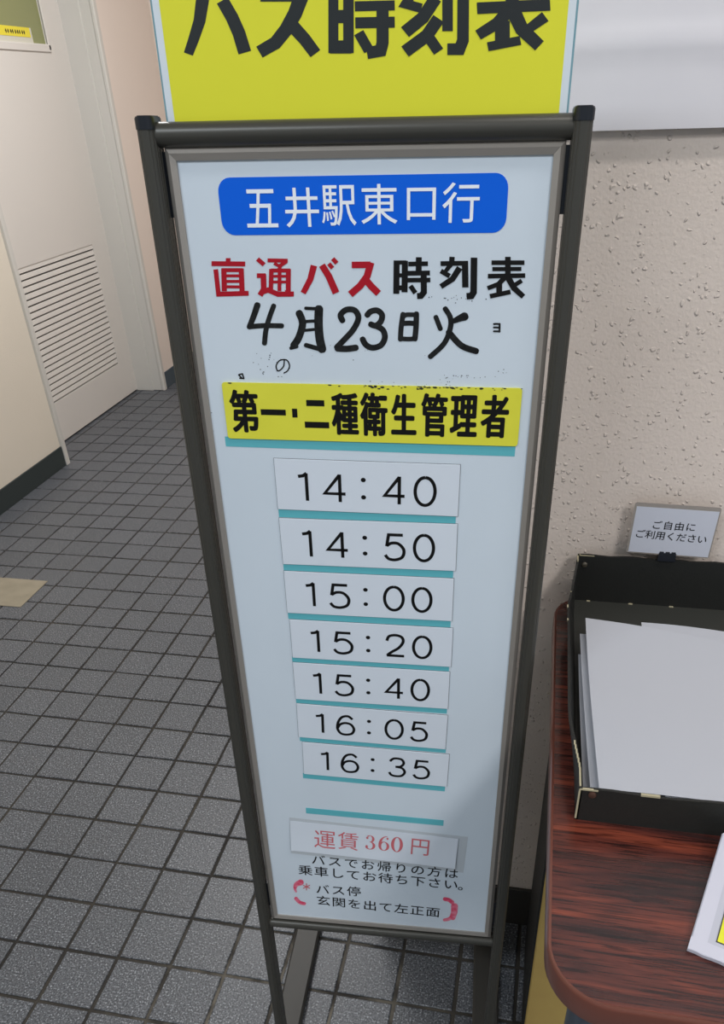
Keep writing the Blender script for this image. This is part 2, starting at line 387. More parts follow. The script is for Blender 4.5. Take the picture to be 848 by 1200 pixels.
# flat plate on the floor
m = MB(); m.box(-.31, 0, 0, .158, 0, .0022, b=.0006)
tag(m.build('floor_plate', M['plate'], world=Matrix.Translation((-.438, .664, 0))), 'flat beige plate lying on the grey floor tiles at left edge', 'plate')

# ------------------------------------------------------------------ floor tiles, 10 cm grid
def tile_mesh(mb, x, y, seed):
    rnd = random.Random(seed); h = .0469; c = .0016
    j = [(rnd.uniform(-.0010, .0010), rnd.uniform(-.0010, .0010)) for _ in range(4)]
    q = [(-h, -h), (h, -h), (h, h), (-h, h)]; dz = rnd.uniform(-.0003, .0002)
    top = [(x + a + jj[0] - math.copysign(c, a), y + b + jj[1] - math.copysign(c, b), dz) for (a, b), jj in zip(q, j)]
    mid = [(x + a + jj[0], y + b + jj[1], dz - .0008) for (a, b), jj in zip(q, j)]
    bot = [(x + a + jj[0], y + b + jj[1], -.0026) for (a, b), jj in zip(q, j)]
    fs = [(8, 9, 10, 11)]
    for k in range(4): l = (k + 1) % 4; fs += [(k, l, 4 + l, 4 + k), (4 + k, 4 + l, 8 + l, 8 + k)]
    mb.add(bot + mid + top, fs)
def project(X):
    d = Vector(X) - Vector(CAM['C']); a, b, c = [sum(rr * dd for rr, dd in zip(row, d)) for row in CAM['R']]
    return (CAM['ppx'] + CAM['f'] * a / c, CAM['ppy'] + CAM['f'] * b / c) if c > .05 else None
def hidden_by_board(p):
    t = min(max((p[1] - 173) / 905, 0), 1); return 135 < p[1] < 1080 and 195 + 121 * t < p[0] < 665 - 88 * t
cand = []; rest = []
for ix in range(-11, 33):
    for iy in range(-30, 34):
        x, y = ix * .1 + .05, iy * .1 + .05
        if x < -1.06 or (x < XL - .02 and not DY0 - .05 < y < DY1) or y > YB or (x > .8 and y > YW + .03): continue
        corners = [project((x + a, y + b, 0)) for a in (-.05, .05) for b in (-.05, .05)]
        ok = all(corners) and x > XL - .05 and any(0 < p[0] < 848 and 0 < p[1] < 1200 and not hidden_by_board(p) for p in corners)
        (cand if ok else rest).append((x, y, corners))
def size(c):
    p = c[2]; return abs((p[3][0] - p[0][0]) * (p[2][1] - p[1][1]) - (p[2][0] - p[1][0]) * (p[3][1] - p[0][1]))
cand.sort(key=size, reverse=True)
variants = []
for k in range(8):
    m = MB(); tile_mesh(m, 0, 0, k); o = m.build('tile', M['tile'], fl); variants.append(o); o.location = (cand[k][0], cand[k][1], 0)
for k, c in enumerate(cand[8:299]):
    o = variants[random.randrange(8)].copy(); col.objects.link(o); o.parent = fl; o.location = (c[0], c[1], 0)
m = MB()
for k, c in enumerate(cand[299:] + rest): tile_mesh(m, c[0], c[1], k)
m.build('tiles', M['tile'], fl, kind='stuff')

# ------------------------------------------------------------------ the sign stand
bo, bx_, bz_ = (0.757367, -0.4555, 1.213567), (0.997392, 0.071562, -0.009395), (0.006618, 0.038936, 0.99922)
bo, bx_, bz_ = Vector(bo), Vector(bx_), Vector(bz_); bn = bx_.cross(bz_)
MBD = Matrix(((bx_.x, bz_.x, bn.x, bo.x), (bx_.y, bz_.y, bn.y, bo.y), (bx_.z, bz_.z, bn.z, bo.z), (0, 0, 0, 1)))   # board frame: x right, y up, z out
W, H = .300, .896
foot = (MBD @ Vector((.15, -1.216, 0)))
root = empty('sign_stand', Matrix.Translation((foot.x, foot.y, 0)), 'tall narrow dark framed stand sign with white bus timetable board on grey tiles', 'sign')
TB = root.matrix_world.inverted() @ MBD
PR = .0068; ULP, URP = -.0094, .3094
def vfloor(u):     # v at which the post axis meets the floor
    return -(bo.z + bx_.z * u) / bz_.z
TV = TB @ Matrix(((1, 0, 0, 0), (0, 0, -1, 0), (0, 1, 0, 0), (0, 0, 0, 1)))        # prism axis runs down the post
def post_profile(u, grow, grooves=True):
    w_, d_, r_ = .0068 + grow, .0120 + grow, .0055; out = []
    for cx, cy, a in ((w_ - r_, d_ - r_, 0), (-w_ + r_, d_ - r_, 90), (-w_ + r_, -d_ + r_, 180), (w_ - r_, -d_ + r_, 270)):
        for k in range(9): t = math.radians(a + 90 * k / 8); rr = r_ - (.0005 if grooves and k in (2, 5) else 0); out.append((u + cx + rr * math.cos(t), cy + rr * math.sin(t)))
        if grooves and a in (90, 270):
            sg = -1 if a == 90 else 1
            for q in (-.0045, 0, .0045):
                for dq, dd in ((-.0008, 0), (-.0005, .0006), (.0005, .0006), (.0008, 0)): out.append((u + sg * (w_ - dd), sg * (q + dq)))
    return out
for u in (ULP, URP):
    m = MB(); m.prism(post_profile(u, 0), -.0115, -vfloor(u) - .014, TV); m.build('post', M['post'], root)
    m = MB(); m.prism(post_profile(u, .0005, False), -.0185, -.0113, TV); m.prism([(u + (p[0] - u) * .93, p[1] * .96) for p in post_profile(u, .0005, False)], -.0194, -.0185, TV); m.prism([(u + (p[0] - u) * .78, p[1] * .88) for p in post_profile(u, .0005, False)], -.0200, -.0194, TV); m.build('post_cap', M['cap'], root)
m = MB(); m.tube([(ULP + .0065, .0078, 0), (URP - .0065, .0078, 0)], .0082, 40, TB); m.build('top_rail', M['post'], root, smooth=True)
m = MB(); m.tube([(ULP + .0065, -H - .0085, 0), (URP - .0065, -H - .0085, 0)], .0068, 40, TB); m.build('bottom_rail', M['post'], root, smooth=True)
for u in (ULP, URP):
    g = root.matrix_world.inverted() @ (MBD @ Vector((u, vfloor(u), 0)))
    Tf = Matrix.Translation((g.x, g.y, 0)) @ Matrix.Rotation(math.atan2(bx_.y, bx_.x), 4, 'Z')
    m = MB(); m.box(-.021, .021, -.24, .235, 0, .016, Tf, b=.003); m.build('foot_bar', M['foot'], root)
# clips joining frame and posts
for u0, u1 in ((-.0015, .003), (.297, .3015)):
    for v in (-.025, -.85):
        m = MB(); m.box(u0 - .002, u1 + .002, v - .022, v + .022, -.006, -.0015, TB); m.build('clip', M['cap'], root)
# mitred frame
fw = .0088
def frame_strip(a, b, c, d):        # outer a,b ; inner c (at b), d (at a)
    m = MB(); 
    mida = [(a[0] * .55 + d[0] * .45, a[1] * .55 + d[1] * .45), (b[0] * .55 + c[0] * .45, b[1] * .55 + c[1] * .45)]
    vs = [(a[0], a[1], -.010), (b[0], b[1], -.010), (a[0], a[1], .0005), (b[0], b[1], .0005), (mida[0][0], mida[0][1], .0032), (mida[1][0], mida[1][1], .0032),
          (d[0], d[1], .0018), (c[0], c[1], .0018), (d[0], d[1], -.010), (c[0], c[1], -.010)]
    m.add(vs, [(0, 1, 3, 2), (2, 3, 5, 4), (4, 5, 7, 6), (6, 7, 9, 8), (8, 9, 1, 0), (0, 2, 4, 6, 8), (1, 9, 7, 5, 3)], TB); m.build('frame_strip', M['frame'], root)
O = [(0.0005, 0), (W - .0005, 0), (W - .0005, -H), (0.0005, -H)]; g_ = .0002
N = [(fw, -fw), (W - fw, -fw), (W - fw, -H + fw), (fw, -H + fw)]
frame_strip(O[0], O[1], N[1], N[0]); frame_strip(O[1], O[2], N[2], N[1]); frame_strip(O[2], O[3], N[3], N[2]); frame_strip(O[3], O[0], N[0], N[3])
m = MB(); m.box(.004, W - .004, -H + .004, -.004, -.006, 0, TB); bd = m.build('board_panel', M['panel'], root)
class BB(MB):                          # flat print given in board coordinates
    def flat(s, name, m, parent, kind=None, label=None):
        s.v = [TB @ v for v in s.v]; nrm = (TB.to_3x3() @ Vector((0, 0, 1)))
        me = bpy.data.meshes.new(name); me.from_pydata([tuple(v) for v in s.v], [], s.f); me.materials.append(m)
        bm = bmesh.new(); bm.from_mesh(me); bm.normal_update()
        for f in bm.faces:
            if f.normal.dot(nrm) < 0: f.normal_flip()
        bm.to_mesh(me); bm.free(); o = bpy.data.objects.new(name, me); col.objects.link(o); o.parent = parent
        if kind: o['kind'] = kind
        if label: o['label'] = label
        return o
ZP = .0003
# blue destination label
def rrect(w_, h_, r, n=6):
    out = []
    for cx, cy, a in ((w_ / 2 - r, h_ / 2 - r, 0), (-w_ / 2 + r, h_ / 2 - r, 90), (-w_ / 2 + r, -h_ / 2 + r, 180), (w_ / 2 - r, -h_ / 2 + r, 270)):
        for k in range(n + 1): t = math.radians(a + 90 * k / n); out.append((cx + r * math.cos(t), cy + r * math.sin(t)))
    return out
(cu, cv, qw, qh, qa), = [(0.14942,-0.03952,0.22169,0.03921,0.00259)]
m = MB(); m.prism(rrect(qw, qh, .010), 0, ZP, TB @ Matrix.Translation((cu, cv, 0)) @ Matrix.Rotation(qa, 4, 'Z'))
bl = m.build('blue_label', M['blue'], root); bl['label'] = 'rounded blue destination label'
m = BB()
for ch, (a, b, c, d) in zip('五井駅東口行', [(0.07164,-0.04108,0.02491,0.02585),(0.10362,-0.04079,0.02657,0.02674),(0.13238,-0.03966,0.02692,0.02706),(0.16364,-0.03911,0.02789,0.02686),(0.19578,-0.03913,0.02193,0.02125),(0.22567,-0.03859,0.02789,0.02655)]): put_glyph(m, ch, a, b, c, d, ZP * 2, .00012)
m.flat('lettering', M['white'], bl)
# red and black film title
m = BB(); m.strokes([([(0.02607,-0.08139),(0.05403,-0.08171)],[(0.02661,-0.07781),(0.05448,-0.07815)]),
 ([(0.03876,-0.07559),(0.03814,-0.08045)],[(0.04262,-0.0756),(0.04202,-0.08046)]),
 ([(0.03396,-0.08302),(0.03221,-0.10012)],[(0.03825,-0.08293),(0.03657,-0.10002)]),
 ([(0.04841,-0.08335),(0.04724,-0.10013)],[(0.05268,-0.0832),(0.05157,-0.09996)]),
 ([(0.03429,-0.08584),(0.05152,-0.08585)],[(0.03467,-0.08292),(0.05185,-0.08294)]),
 ([(0.03539,-0.08974),(0.04979,-0.08974)],[(0.03568,-0.08749),(0.05005,-0.0875)]),
 ([(0.03486,-0.09387),(0.04932,-0.09387)],[(0.03515,-0.09161),(0.04958,-0.09161)]),
 ([(0.03433,-0.09789),(0.04914,-0.09802)],[(0.03465,-0.09561),(0.04943,-0.09575)]),
 ([(0.02732,-0.08399),(0.02711,-0.10347)],[(0.03125,-0.08362),(0.0311,-0.10307)]),
 ([(0.02708,-0.10426),(0.05456,-0.10348)],[(0.02746,-0.10054),(0.05485,-0.09978)]),
 ([(0.06341,-0.07756),(0.0685,-0.08174)],[(0.06604,-0.07514),(0.07111,-0.0793)]),
 ([(0.06281,-0.09021),(0.07011,-0.09021)],[(0.06317,-0.08677),(0.07045,-0.08678)]),
 ([(0.06616,-0.08756),(0.06539,-0.09801),(0.06215,-0.10208)],[(0.0708,-0.08745),(0.07,-0.09916),(0.06591,-0.10432)]),
 ([(0.06543,-0.10299),(0.0709,-0.10123),(0.07858,-0.10425),(0.09229,-0.10407)],[(0.06431,-0.09937),(0.07141,-0.09709),(0.07977,-0.10037),(0.09254,-0.10021)]),
 ([(0.07277,-0.07877),(0.08918,-0.07908)],[(0.07311,-0.0759),(0.08948,-0.07622)]),
 ([(0.08778,-0.07693),(0.08072,-0.08079)],[(0.08926,-0.07919),(0.08219,-0.08307)]),
 ([(0.07734,-0.08046),(0.08334,-0.08353)],[(0.07882,-0.07839),(0.08481,-0.08145)]),
 ([(0.07367,-0.08354),(0.07166,-0.09954)],[(0.07731,-0.08363),(0.07536,-0.09963)]),
 ([(0.08746,-0.08359),(0.08602,-0.09918),(0.08524,-0.09938)],[(0.09147,-0.08363),(0.08984,-0.10196),(0.08607,-0.10292)]),
 ([(0.07478,-0.08616),(0.09067,-0.08617)],[(0.07505,-0.08326),(0.09091,-0.08328)]),
 ([(0.07442,-0.08995),(0.08974,-0.08995)],[(0.07461,-0.08789),(0.08991,-0.0879)]),
 ([(0.07402,-0.0942),(0.0894,-0.09419)],[(0.07421,-0.09212),(0.08956,-0.09212)]),
 ([(0.08081,-0.08261),(0.0791,-0.1)],[(0.08387,-0.08264),(0.08221,-0.10001)]),
 ([(0.10786,-0.08056),(0.10466,-0.09024),(0.09826,-0.10044)],[(0.11293,-0.08173),(0.10924,-0.09184),(0.10224,-0.10238)]),
 ([(0.1146,-0.08212),(0.11956,-0.09009),(0.1247,-0.10241)],[(0.11924,-0.07964),(0.12458,-0.08779),(0.13008,-0.10033)]),
 ([(0.1212,-0.08075),(0.12412,-0.08408)],[(0.1239,-0.07883),(0.12683,-0.08213)]),
 ([(0.12445,-0.0773),(0.12768,-0.0806)],[(0.12718,-0.07517),(0.13041,-0.07846)]),
 ([(0.14093,-0.08314),(0.15598,-0.08302)],[(0.14105,-0.07845),(0.15604,-0.07834)]),
 ([(0.15368,-0.07836),(0.15049,-0.08784),(0.14523,-0.09421),(0.13716,-0.10038)],[(0.15903,-0.07971),(0.1556,-0.09008),(0.14935,-0.09771),(0.14076,-0.10432)]),
 ([(0.14925,-0.0927),(0.15446,-0.09842),(0.16004,-0.10346)],[(0.15364,-0.08939),(0.15868,-0.09489),(0.16407,-0.09973)])], ZP); m.flat('lettering', M['red'], bd)
m = BB(); m.strokes([([(0.17445,-0.0776),(0.17396,-0.10184)],[(0.17922,-0.07767),(0.17884,-0.10189)]),
 ([(0.18097,-0.0779),(0.18063,-0.10064)],[(0.18574,-0.07797),(0.18549,-0.10069)]),
 ([(0.17571,-0.08053),(0.18464,-0.08055)],[(0.17572,-0.07761),(0.18463,-0.07763)]),
 ([(0.17565,-0.0898),(0.1837,-0.0898)],[(0.17567,-0.08683),(0.18369,-0.08683)]),
 ([(0.1756,-0.09919),(0.18371,-0.09918)],[(0.17562,-0.09564),(0.1837,-0.09563)]),
 ([(0.18611,-0.08187),(0.20152,-0.08161)],[(0.18603,-0.0786),(0.20139,-0.07835)]),
 ([(0.192,-0.07537),(0.19195,-0.08713)],[(0.19655,-0.07543),(0.19655,-0.08719)]),
 ([(0.18501,-0.08861),(0.20323,-0.08833)],[(0.18493,-0.08513),(0.2031,-0.08486)]),
 ([(0.18533,-0.09349),(0.20362,-0.09333)],[(0.18529,-0.09015),(0.20353,-0.09001)]),
 ([(0.19584,-0.08719),(0.19615,-0.09989),(0.19511,-0.10114),(0.19299,-0.10125)],[(0.20063,-0.08714),(0.20103,-0.10139),(0.19763,-0.1055),(0.19327,-0.10571)]),
 ([(0.18615,-0.09693),(0.19022,-0.10226)],[(0.18932,-0.09492),(0.1934,-0.10023)]),
 ([(0.21149,-0.08171),(0.22817,-0.08145)],[(0.21133,-0.07829),(0.22796,-0.07804)]),
 ([(0.21816,-0.07507),(0.21799,-0.07961)],[(0.22229,-0.07532),(0.22214,-0.07985)]),
 ([(0.21794,-0.07953),(0.21352,-0.08546)],[(0.22099,-0.08164),(0.21597,-0.08716)]),
 ([(0.21077,-0.08664),(0.21787,-0.09041)],[(0.21263,-0.08367),(0.2197,-0.08742)]),
 ([(0.22436,-0.08167),(0.21937,-0.08944),(0.2108,-0.09488)],[(0.22858,-0.08409),(0.22279,-0.09245),(0.2132,-0.09812)]),
 ([(0.22791,-0.07808),(0.229,-0.0971)],[(0.23278,-0.07802),(0.23396,-0.09703)]),
 ([(0.23474,-0.07577),(0.23556,-0.0999),(0.23491,-0.10096),(0.2324,-0.10116)],[(0.23979,-0.07584),(0.24076,-0.10126),(0.23817,-0.10553),(0.23304,-0.10594)]),
 ([(0.25109,-0.08098),(0.27636,-0.08103)],[(0.2509,-0.07776),(0.27609,-0.07782)]),
 ([(0.252,-0.08537),(0.2744,-0.08526)],[(0.2518,-0.08246),(0.27414,-0.08236)]),
 ([(0.24888,-0.09057),(0.27777,-0.09015)],[(0.24863,-0.08729),(0.27744,-0.08688)]),
 ([(0.26114,-0.07531),(0.26211,-0.08922)],[(0.26539,-0.07532),(0.26642,-0.08922)]),
 ([(0.26067,-0.08821),(0.25612,-0.09322),(0.24827,-0.09615)],[(0.26385,-0.09081),(0.25845,-0.09621),(0.24963,-0.09911)]),
 ([(0.25559,-0.09384),(0.25617,-0.10291)],[(0.26012,-0.09384),(0.26073,-0.1029)]),
 ([(0.25168,-0.10515),(0.26761,-0.10188)],[(0.25072,-0.10186),(0.26661,-0.09861)]),
 ([(0.26232,-0.0909),(0.26766,-0.09866),(0.27618,-0.10518)],[(0.26661,-0.0887),(0.27115,-0.09599),(0.27875,-0.10231)]),
 ([(0.27425,-0.09079),(0.26769,-0.09484)],[(0.27627,-0.09342),(0.2697,-0.09748)])], ZP); m.flat('lettering', M['black'], bd)
# marker date
m = BB(); m.strokes([([(0.06116,-0.10834),(0.06025,-0.10849),(0.05912,-0.1092),(0.05852,-0.11008),(0.05802,-0.11123),(0.0573,-0.11285),(0.05646,-0.11474),(0.05558,-0.11668),(0.05474,-0.11846),(0.05385,-0.12022),(0.05287,-0.12211),(0.05189,-0.12396),(0.05105,-0.12555),(0.05046,-0.12669),(0.05016,-0.12756),(0.0503,-0.12859),(0.05076,-0.12916)],[(0.06289,-0.10886),(0.06347,-0.10946),(0.06373,-0.11059),(0.06348,-0.11157),(0.06292,-0.1127),(0.06215,-0.11431),(0.06123,-0.1162),(0.06027,-0.11817),(0.05933,-0.12002),(0.05835,-0.12184),(0.05728,-0.12376),(0.05623,-0.12561),(0.05532,-0.12718),(0.05468,-0.1283),(0.05409,-0.12905),(0.05305,-0.12964),(0.05224,-0.12972)]),
 ([(0.05092,-0.12839),(0.05127,-0.12896),(0.05215,-0.12944),(0.05303,-0.12949),(0.05451,-0.12935),(0.05654,-0.12914),(0.05893,-0.12891),(0.06154,-0.12871),(0.06419,-0.12857),(0.06726,-0.12852),(0.07087,-0.12852),(0.0745,-0.12856),(0.07768,-0.1286),(0.0799,-0.12862),(0.08078,-0.12849),(0.08171,-0.12793),(0.08212,-0.12734)],[(0.05092,-0.12699),(0.05128,-0.12636),(0.05216,-0.12572),(0.05304,-0.1255),(0.05449,-0.12536),(0.05652,-0.12515),(0.05896,-0.12492),(0.06167,-0.12471),(0.06446,-0.12457),(0.06764,-0.12452),(0.0713,-0.12452),(0.07495,-0.12456),(0.07811,-0.1246),(0.08032,-0.12462),(0.08117,-0.12477),(0.08198,-0.12534),(0.08226,-0.12594)]),
 ([(0.07492,-0.10935),(0.07419,-0.10944),(0.07328,-0.10998),(0.07277,-0.11066),(0.07214,-0.11191),(0.07124,-0.11368),(0.07019,-0.11576),(0.06912,-0.11794),(0.06817,-0.11997),(0.06735,-0.12183),(0.06654,-0.12366),(0.06577,-0.12553),(0.06504,-0.12746),(0.06438,-0.12949),(0.06376,-0.13178),(0.0632,-0.13427),(0.06272,-0.1367),(0.06232,-0.13878),(0.06202,-0.14024),(0.06201,-0.14107),(0.06246,-0.14193),(0.06305,-0.14231)],[(0.07628,-0.10982),(0.07672,-0.11031),(0.0769,-0.11123),(0.07667,-0.11201),(0.07604,-0.11327),(0.07514,-0.11504),(0.07411,-0.1171),(0.07308,-0.11922),(0.07217,-0.12119),(0.07137,-0.123),(0.07059,-0.12479),(0.06987,-0.12656),(0.0692,-0.12835),(0.0686,-0.13019),(0.06805,-0.13229),(0.06753,-0.13466),(0.06706,-0.13703),(0.06667,-0.1391),(0.06638,-0.14058),(0.06607,-0.14138),(0.0653,-0.14215),(0.06458,-0.14243)]),
 ([(0.09395,-0.1149),(0.09325,-0.11564),(0.09284,-0.11696),(0.09304,-0.11806),(0.09345,-0.11911),(0.09406,-0.12049),(0.09462,-0.12196),(0.09498,-0.12339),(0.09504,-0.1247),(0.09475,-0.12626),(0.09413,-0.12825),(0.0933,-0.13041),(0.09236,-0.13251),(0.0915,-0.13429),(0.09065,-0.13574),(0.08967,-0.13709),(0.08865,-0.13834),(0.08769,-0.13946),(0.08699,-0.14031),(0.08637,-0.14138),(0.08626,-0.1428),(0.08667,-0.14367)],[(0.09596,-0.11413),(0.09697,-0.11421),(0.09818,-0.11492),(0.09878,-0.11586),(0.09915,-0.11681),(0.09977,-0.1182),(0.10048,-0.12005),(0.10105,-0.12224),(0.10117,-0.12464),(0.10073,-0.12711),(0.09997,-0.12961),(0.09902,-0.13209),(0.098,-0.13441),(0.097,-0.1365),(0.09589,-0.13842),(0.09463,-0.14018),(0.09344,-0.14165),(0.09247,-0.14278),(0.09182,-0.14359),(0.09087,-0.14443),(0.0894,-0.14493),(0.08836,-0.14482)]),
 ([(0.10026,-0.1133),(0.10043,-0.1137),(0.10095,-0.11408),(0.10151,-0.1142),(0.10242,-0.11425),(0.10371,-0.11431),(0.10523,-0.11438),(0.10679,-0.11444),(0.10824,-0.11446),(0.10963,-0.11443),(0.11108,-0.11436),(0.11244,-0.11428),(0.11358,-0.1142),(0.11439,-0.11415),(0.11496,-0.11403),(0.11552,-0.11363),(0.11574,-0.11323)],[(0.10038,-0.11239),(0.10065,-0.11201),(0.10127,-0.11168),(0.10184,-0.11161),(0.10276,-0.11166),(0.10405,-0.11172),(0.10554,-0.11179),(0.10705,-0.11185),(0.1084,-0.11187),(0.1097,-0.11184),(0.11108,-0.11177),(0.11241,-0.1117),(0.11355,-0.11162),(0.11437,-0.11157),(0.11493,-0.11163),(0.1155,-0.11195),(0.11573,-0.11233)]),
 ([(0.1116,-0.11056),(0.11049,-0.11104),(0.10937,-0.1123),(0.10899,-0.11359),(0.10884,-0.11505),(0.10861,-0.11712),(0.10836,-0.11959),(0.10813,-0.1222),(0.10799,-0.12468),(0.10793,-0.12706),(0.10792,-0.12948),(0.10796,-0.1319),(0.10806,-0.13425),(0.10821,-0.13649),(0.10846,-0.13868),(0.10881,-0.14083),(0.10919,-0.14277),(0.10951,-0.14435),(0.10973,-0.14548),(0.11024,-0.14675),(0.11151,-0.14785),(0.11269,-0.14813)],[(0.11406,-0.11064),(0.11507,-0.11119),(0.11593,-0.11251),(0.11605,-0.11381),(0.1159,-0.11528),(0.11569,-0.11735),(0.11546,-0.11975),(0.11526,-0.12222),(0.11514,-0.12451),(0.1151,-0.12671),(0.1151,-0.12901),(0.11516,-0.13129),(0.11526,-0.13348),(0.1154,-0.13548),(0.11563,-0.13738),(0.11596,-0.13929),(0.11632,-0.1411),(0.11665,-0.14267),(0.11688,-0.14383),(0.1169,-0.14521),(0.11616,-0.14677),(0.1152,-0.14755)]),
 ([(0.09491,-0.1241),(0.09514,-0.12445),(0.09569,-0.12475),(0.09623,-0.12479),(0.09719,-0.1247),(0.09854,-0.12457),(0.10011,-0.12443),(0.1017,-0.1243),(0.10313,-0.12419),(0.10449,-0.1241),(0.10591,-0.12403),(0.10726,-0.12396),(0.10841,-0.12391),(0.10923,-0.12387),(0.10977,-0.12376),(0.11031,-0.12339),(0.11053,-0.12301)],[(0.09489,-0.12324),(0.0951,-0.12285),(0.09562,-0.12246),(0.09616,-0.12232),(0.09711,-0.12224),(0.09847,-0.12211),(0.10004,-0.12197),(0.10165,-0.12183),(0.10311,-0.12172),(0.1045,-0.12163),(0.10594,-0.12156),(0.1073,-0.1215),(0.10844,-0.12145),(0.10926,-0.12141),(0.1098,-0.12147),(0.11033,-0.12179),(0.11054,-0.12215)]),
 ([(0.09449,-0.13088),(0.0947,-0.13121),(0.09521,-0.13149),(0.09572,-0.13153),(0.09669,-0.13145),(0.09805,-0.13133),(0.09963,-0.13119),(0.10125,-0.13105),(0.1027,-0.13091),(0.1041,-0.13078),(0.10554,-0.13064),(0.10691,-0.1305),(0.10807,-0.13038),(0.1089,-0.1303),(0.1094,-0.13017),(0.10988,-0.1298),(0.11007,-0.12943)],[(0.09447,-0.13007),(0.09467,-0.1297),(0.09517,-0.12933),(0.09567,-0.1292),(0.09663,-0.12912),(0.098,-0.129),(0.09957,-0.12886),(0.10118,-0.12872),(0.10262,-0.12859),(0.104,-0.12846),(0.10544,-0.12832),(0.1068,-0.12818),(0.10796,-0.12807),(0.10879,-0.12799),(0.10929,-0.12802),(0.10981,-0.12829),(0.11003,-0.12862)]),
 ([(0.09794,-0.14201),(0.09804,-0.14263),(0.09861,-0.14334),(0.09932,-0.14366),(0.10017,-0.14389),(0.10138,-0.14421),(0.10279,-0.14458),(0.10429,-0.14497),(0.10573,-0.14536),(0.10725,-0.14577),(0.10895,-0.14622),(0.11061,-0.14667),(0.11205,-0.14706),(0.11306,-0.14734),(0.11387,-0.14741),(0.11481,-0.14711),(0.11531,-0.14665)],[(0.09841,-0.14075),(0.09892,-0.14029),(0.09986,-0.13998),(0.10066,-0.14005),(0.10151,-0.14028),(0.10271,-0.14059),(0.10413,-0.14097),(0.10562,-0.14136),(0.10707,-0.14174),(0.10859,-0.14215),(0.11028,-0.14261),(0.11194,-0.14306),(0.11338,-0.14344),(0.11439,-0.14372),(0.1151,-0.14405),(0.11567,-0.14476),(0.11577,-0.14538)]),
 ([(0.08542,-0.1451),(0.08572,-0.14544),(0.08637,-0.14568),(0.08697,-0.14563),(0.08774,-0.14545),(0.08889,-0.14517),(0.09015,-0.14487),(0.09129,-0.1446),(0.09206,-0.14442),(0.09262,-0.14418),(0.09313,-0.14368),(0.09328,-0.14322)],[(0.08524,-0.14417),(0.0854,-0.14372),(0.08591,-0.14321),(0.08647,-0.14298),(0.08724,-0.1428),(0.08838,-0.14252),(0.08965,-0.14223),(0.09078,-0.14195),(0.09156,-0.14177),(0.09215,-0.14173),(0.0928,-0.14196),(0.0931,-0.1423)]),
 ([(0.1333,-0.12362),(0.13384,-0.123),(0.13411,-0.1219),(0.13389,-0.121),(0.1336,-0.12037),(0.13318,-0.11957),(0.13288,-0.11888),(0.13279,-0.11849),(0.13279,-0.11849),(0.13297,-0.11822),(0.13358,-0.11757),(0.13442,-0.1169),(0.1353,-0.11636),(0.13607,-0.11605),(0.13697,-0.11587),(0.13812,-0.1158),(0.13929,-0.11586),(0.14024,-0.11606),(0.14083,-0.11632),(0.14134,-0.11675),(0.14188,-0.11744),(0.14232,-0.1183),(0.14258,-0.11921),(0.14261,-0.12011),(0.14237,-0.12119),(0.1418,-0.12259),(0.14096,-0.12417),(0.13994,-0.12582),(0.13885,-0.12739),(0.13765,-0.12888),(0.13624,-0.13039),(0.13468,-0.13192),(0.13306,-0.13346),(0.13151,-0.13494),(0.12997,-0.13642),(0.12835,-0.13793),(0.1268,-0.13934),(0.12547,-0.14055),(0.12451,-0.14143),(0.12389,-0.14222),(0.12362,-0.14337),(0.12384,-0.14414)],[(0.1317,-0.1243),(0.13086,-0.12426),(0.12984,-0.12369),(0.1293,-0.12293),(0.12907,-0.12241),(0.12864,-0.12158),(0.12812,-0.1204),(0.12776,-0.11884),(0.12805,-0.11708),(0.12902,-0.11562),(0.13018,-0.11442),(0.13154,-0.11333),(0.13307,-0.1124),(0.13472,-0.11173),(0.13646,-0.11139),(0.13828,-0.11127),(0.14015,-0.11138),(0.14201,-0.11176),(0.1437,-0.11251),(0.14506,-0.11365),(0.14615,-0.11502),(0.14697,-0.11662),(0.14748,-0.11841),(0.14755,-0.12033),(0.14712,-0.1223),(0.14634,-0.12427),(0.14532,-0.12621),(0.14415,-0.12811),(0.1429,-0.12993),(0.14148,-0.13171),(0.13987,-0.13344),(0.1382,-0.13509),(0.13656,-0.13666),(0.13503,-0.13814),(0.13346,-0.13965),(0.1318,-0.14121),(0.13022,-0.14266),(0.12889,-0.14387),(0.12794,-0.14475),(0.12708,-0.14531),(0.12585,-0.14553),(0.12504,-0.1453)]),
 ([(0.1241,-0.14501),(0.12444,-0.14579),(0.12544,-0.14656),(0.1265,-0.14679),(0.12749,-0.14684),(0.12891,-0.14692),(0.1306,-0.147),(0.13241,-0.14705),(0.13418,-0.14702),(0.13598,-0.14688),(0.13785,-0.14666),(0.13963,-0.14641),(0.14113,-0.14619),(0.14218,-0.14605),(0.14323,-0.14572),(0.14422,-0.14487),(0.14456,-0.14405)],[(0.1243,-0.14322),(0.12482,-0.14248),(0.12597,-0.14182),(0.12707,-0.1417),(0.12808,-0.14175),(0.12948,-0.14183),(0.13108,-0.14191),(0.1327,-0.14195),(0.13417,-0.14192),(0.13567,-0.14181),(0.13737,-0.14161),(0.13906,-0.14138),(0.14055,-0.14116),(0.14161,-0.14102),(0.1427,-0.14104),(0.14385,-0.1416),(0.14436,-0.14229)])], ZP)
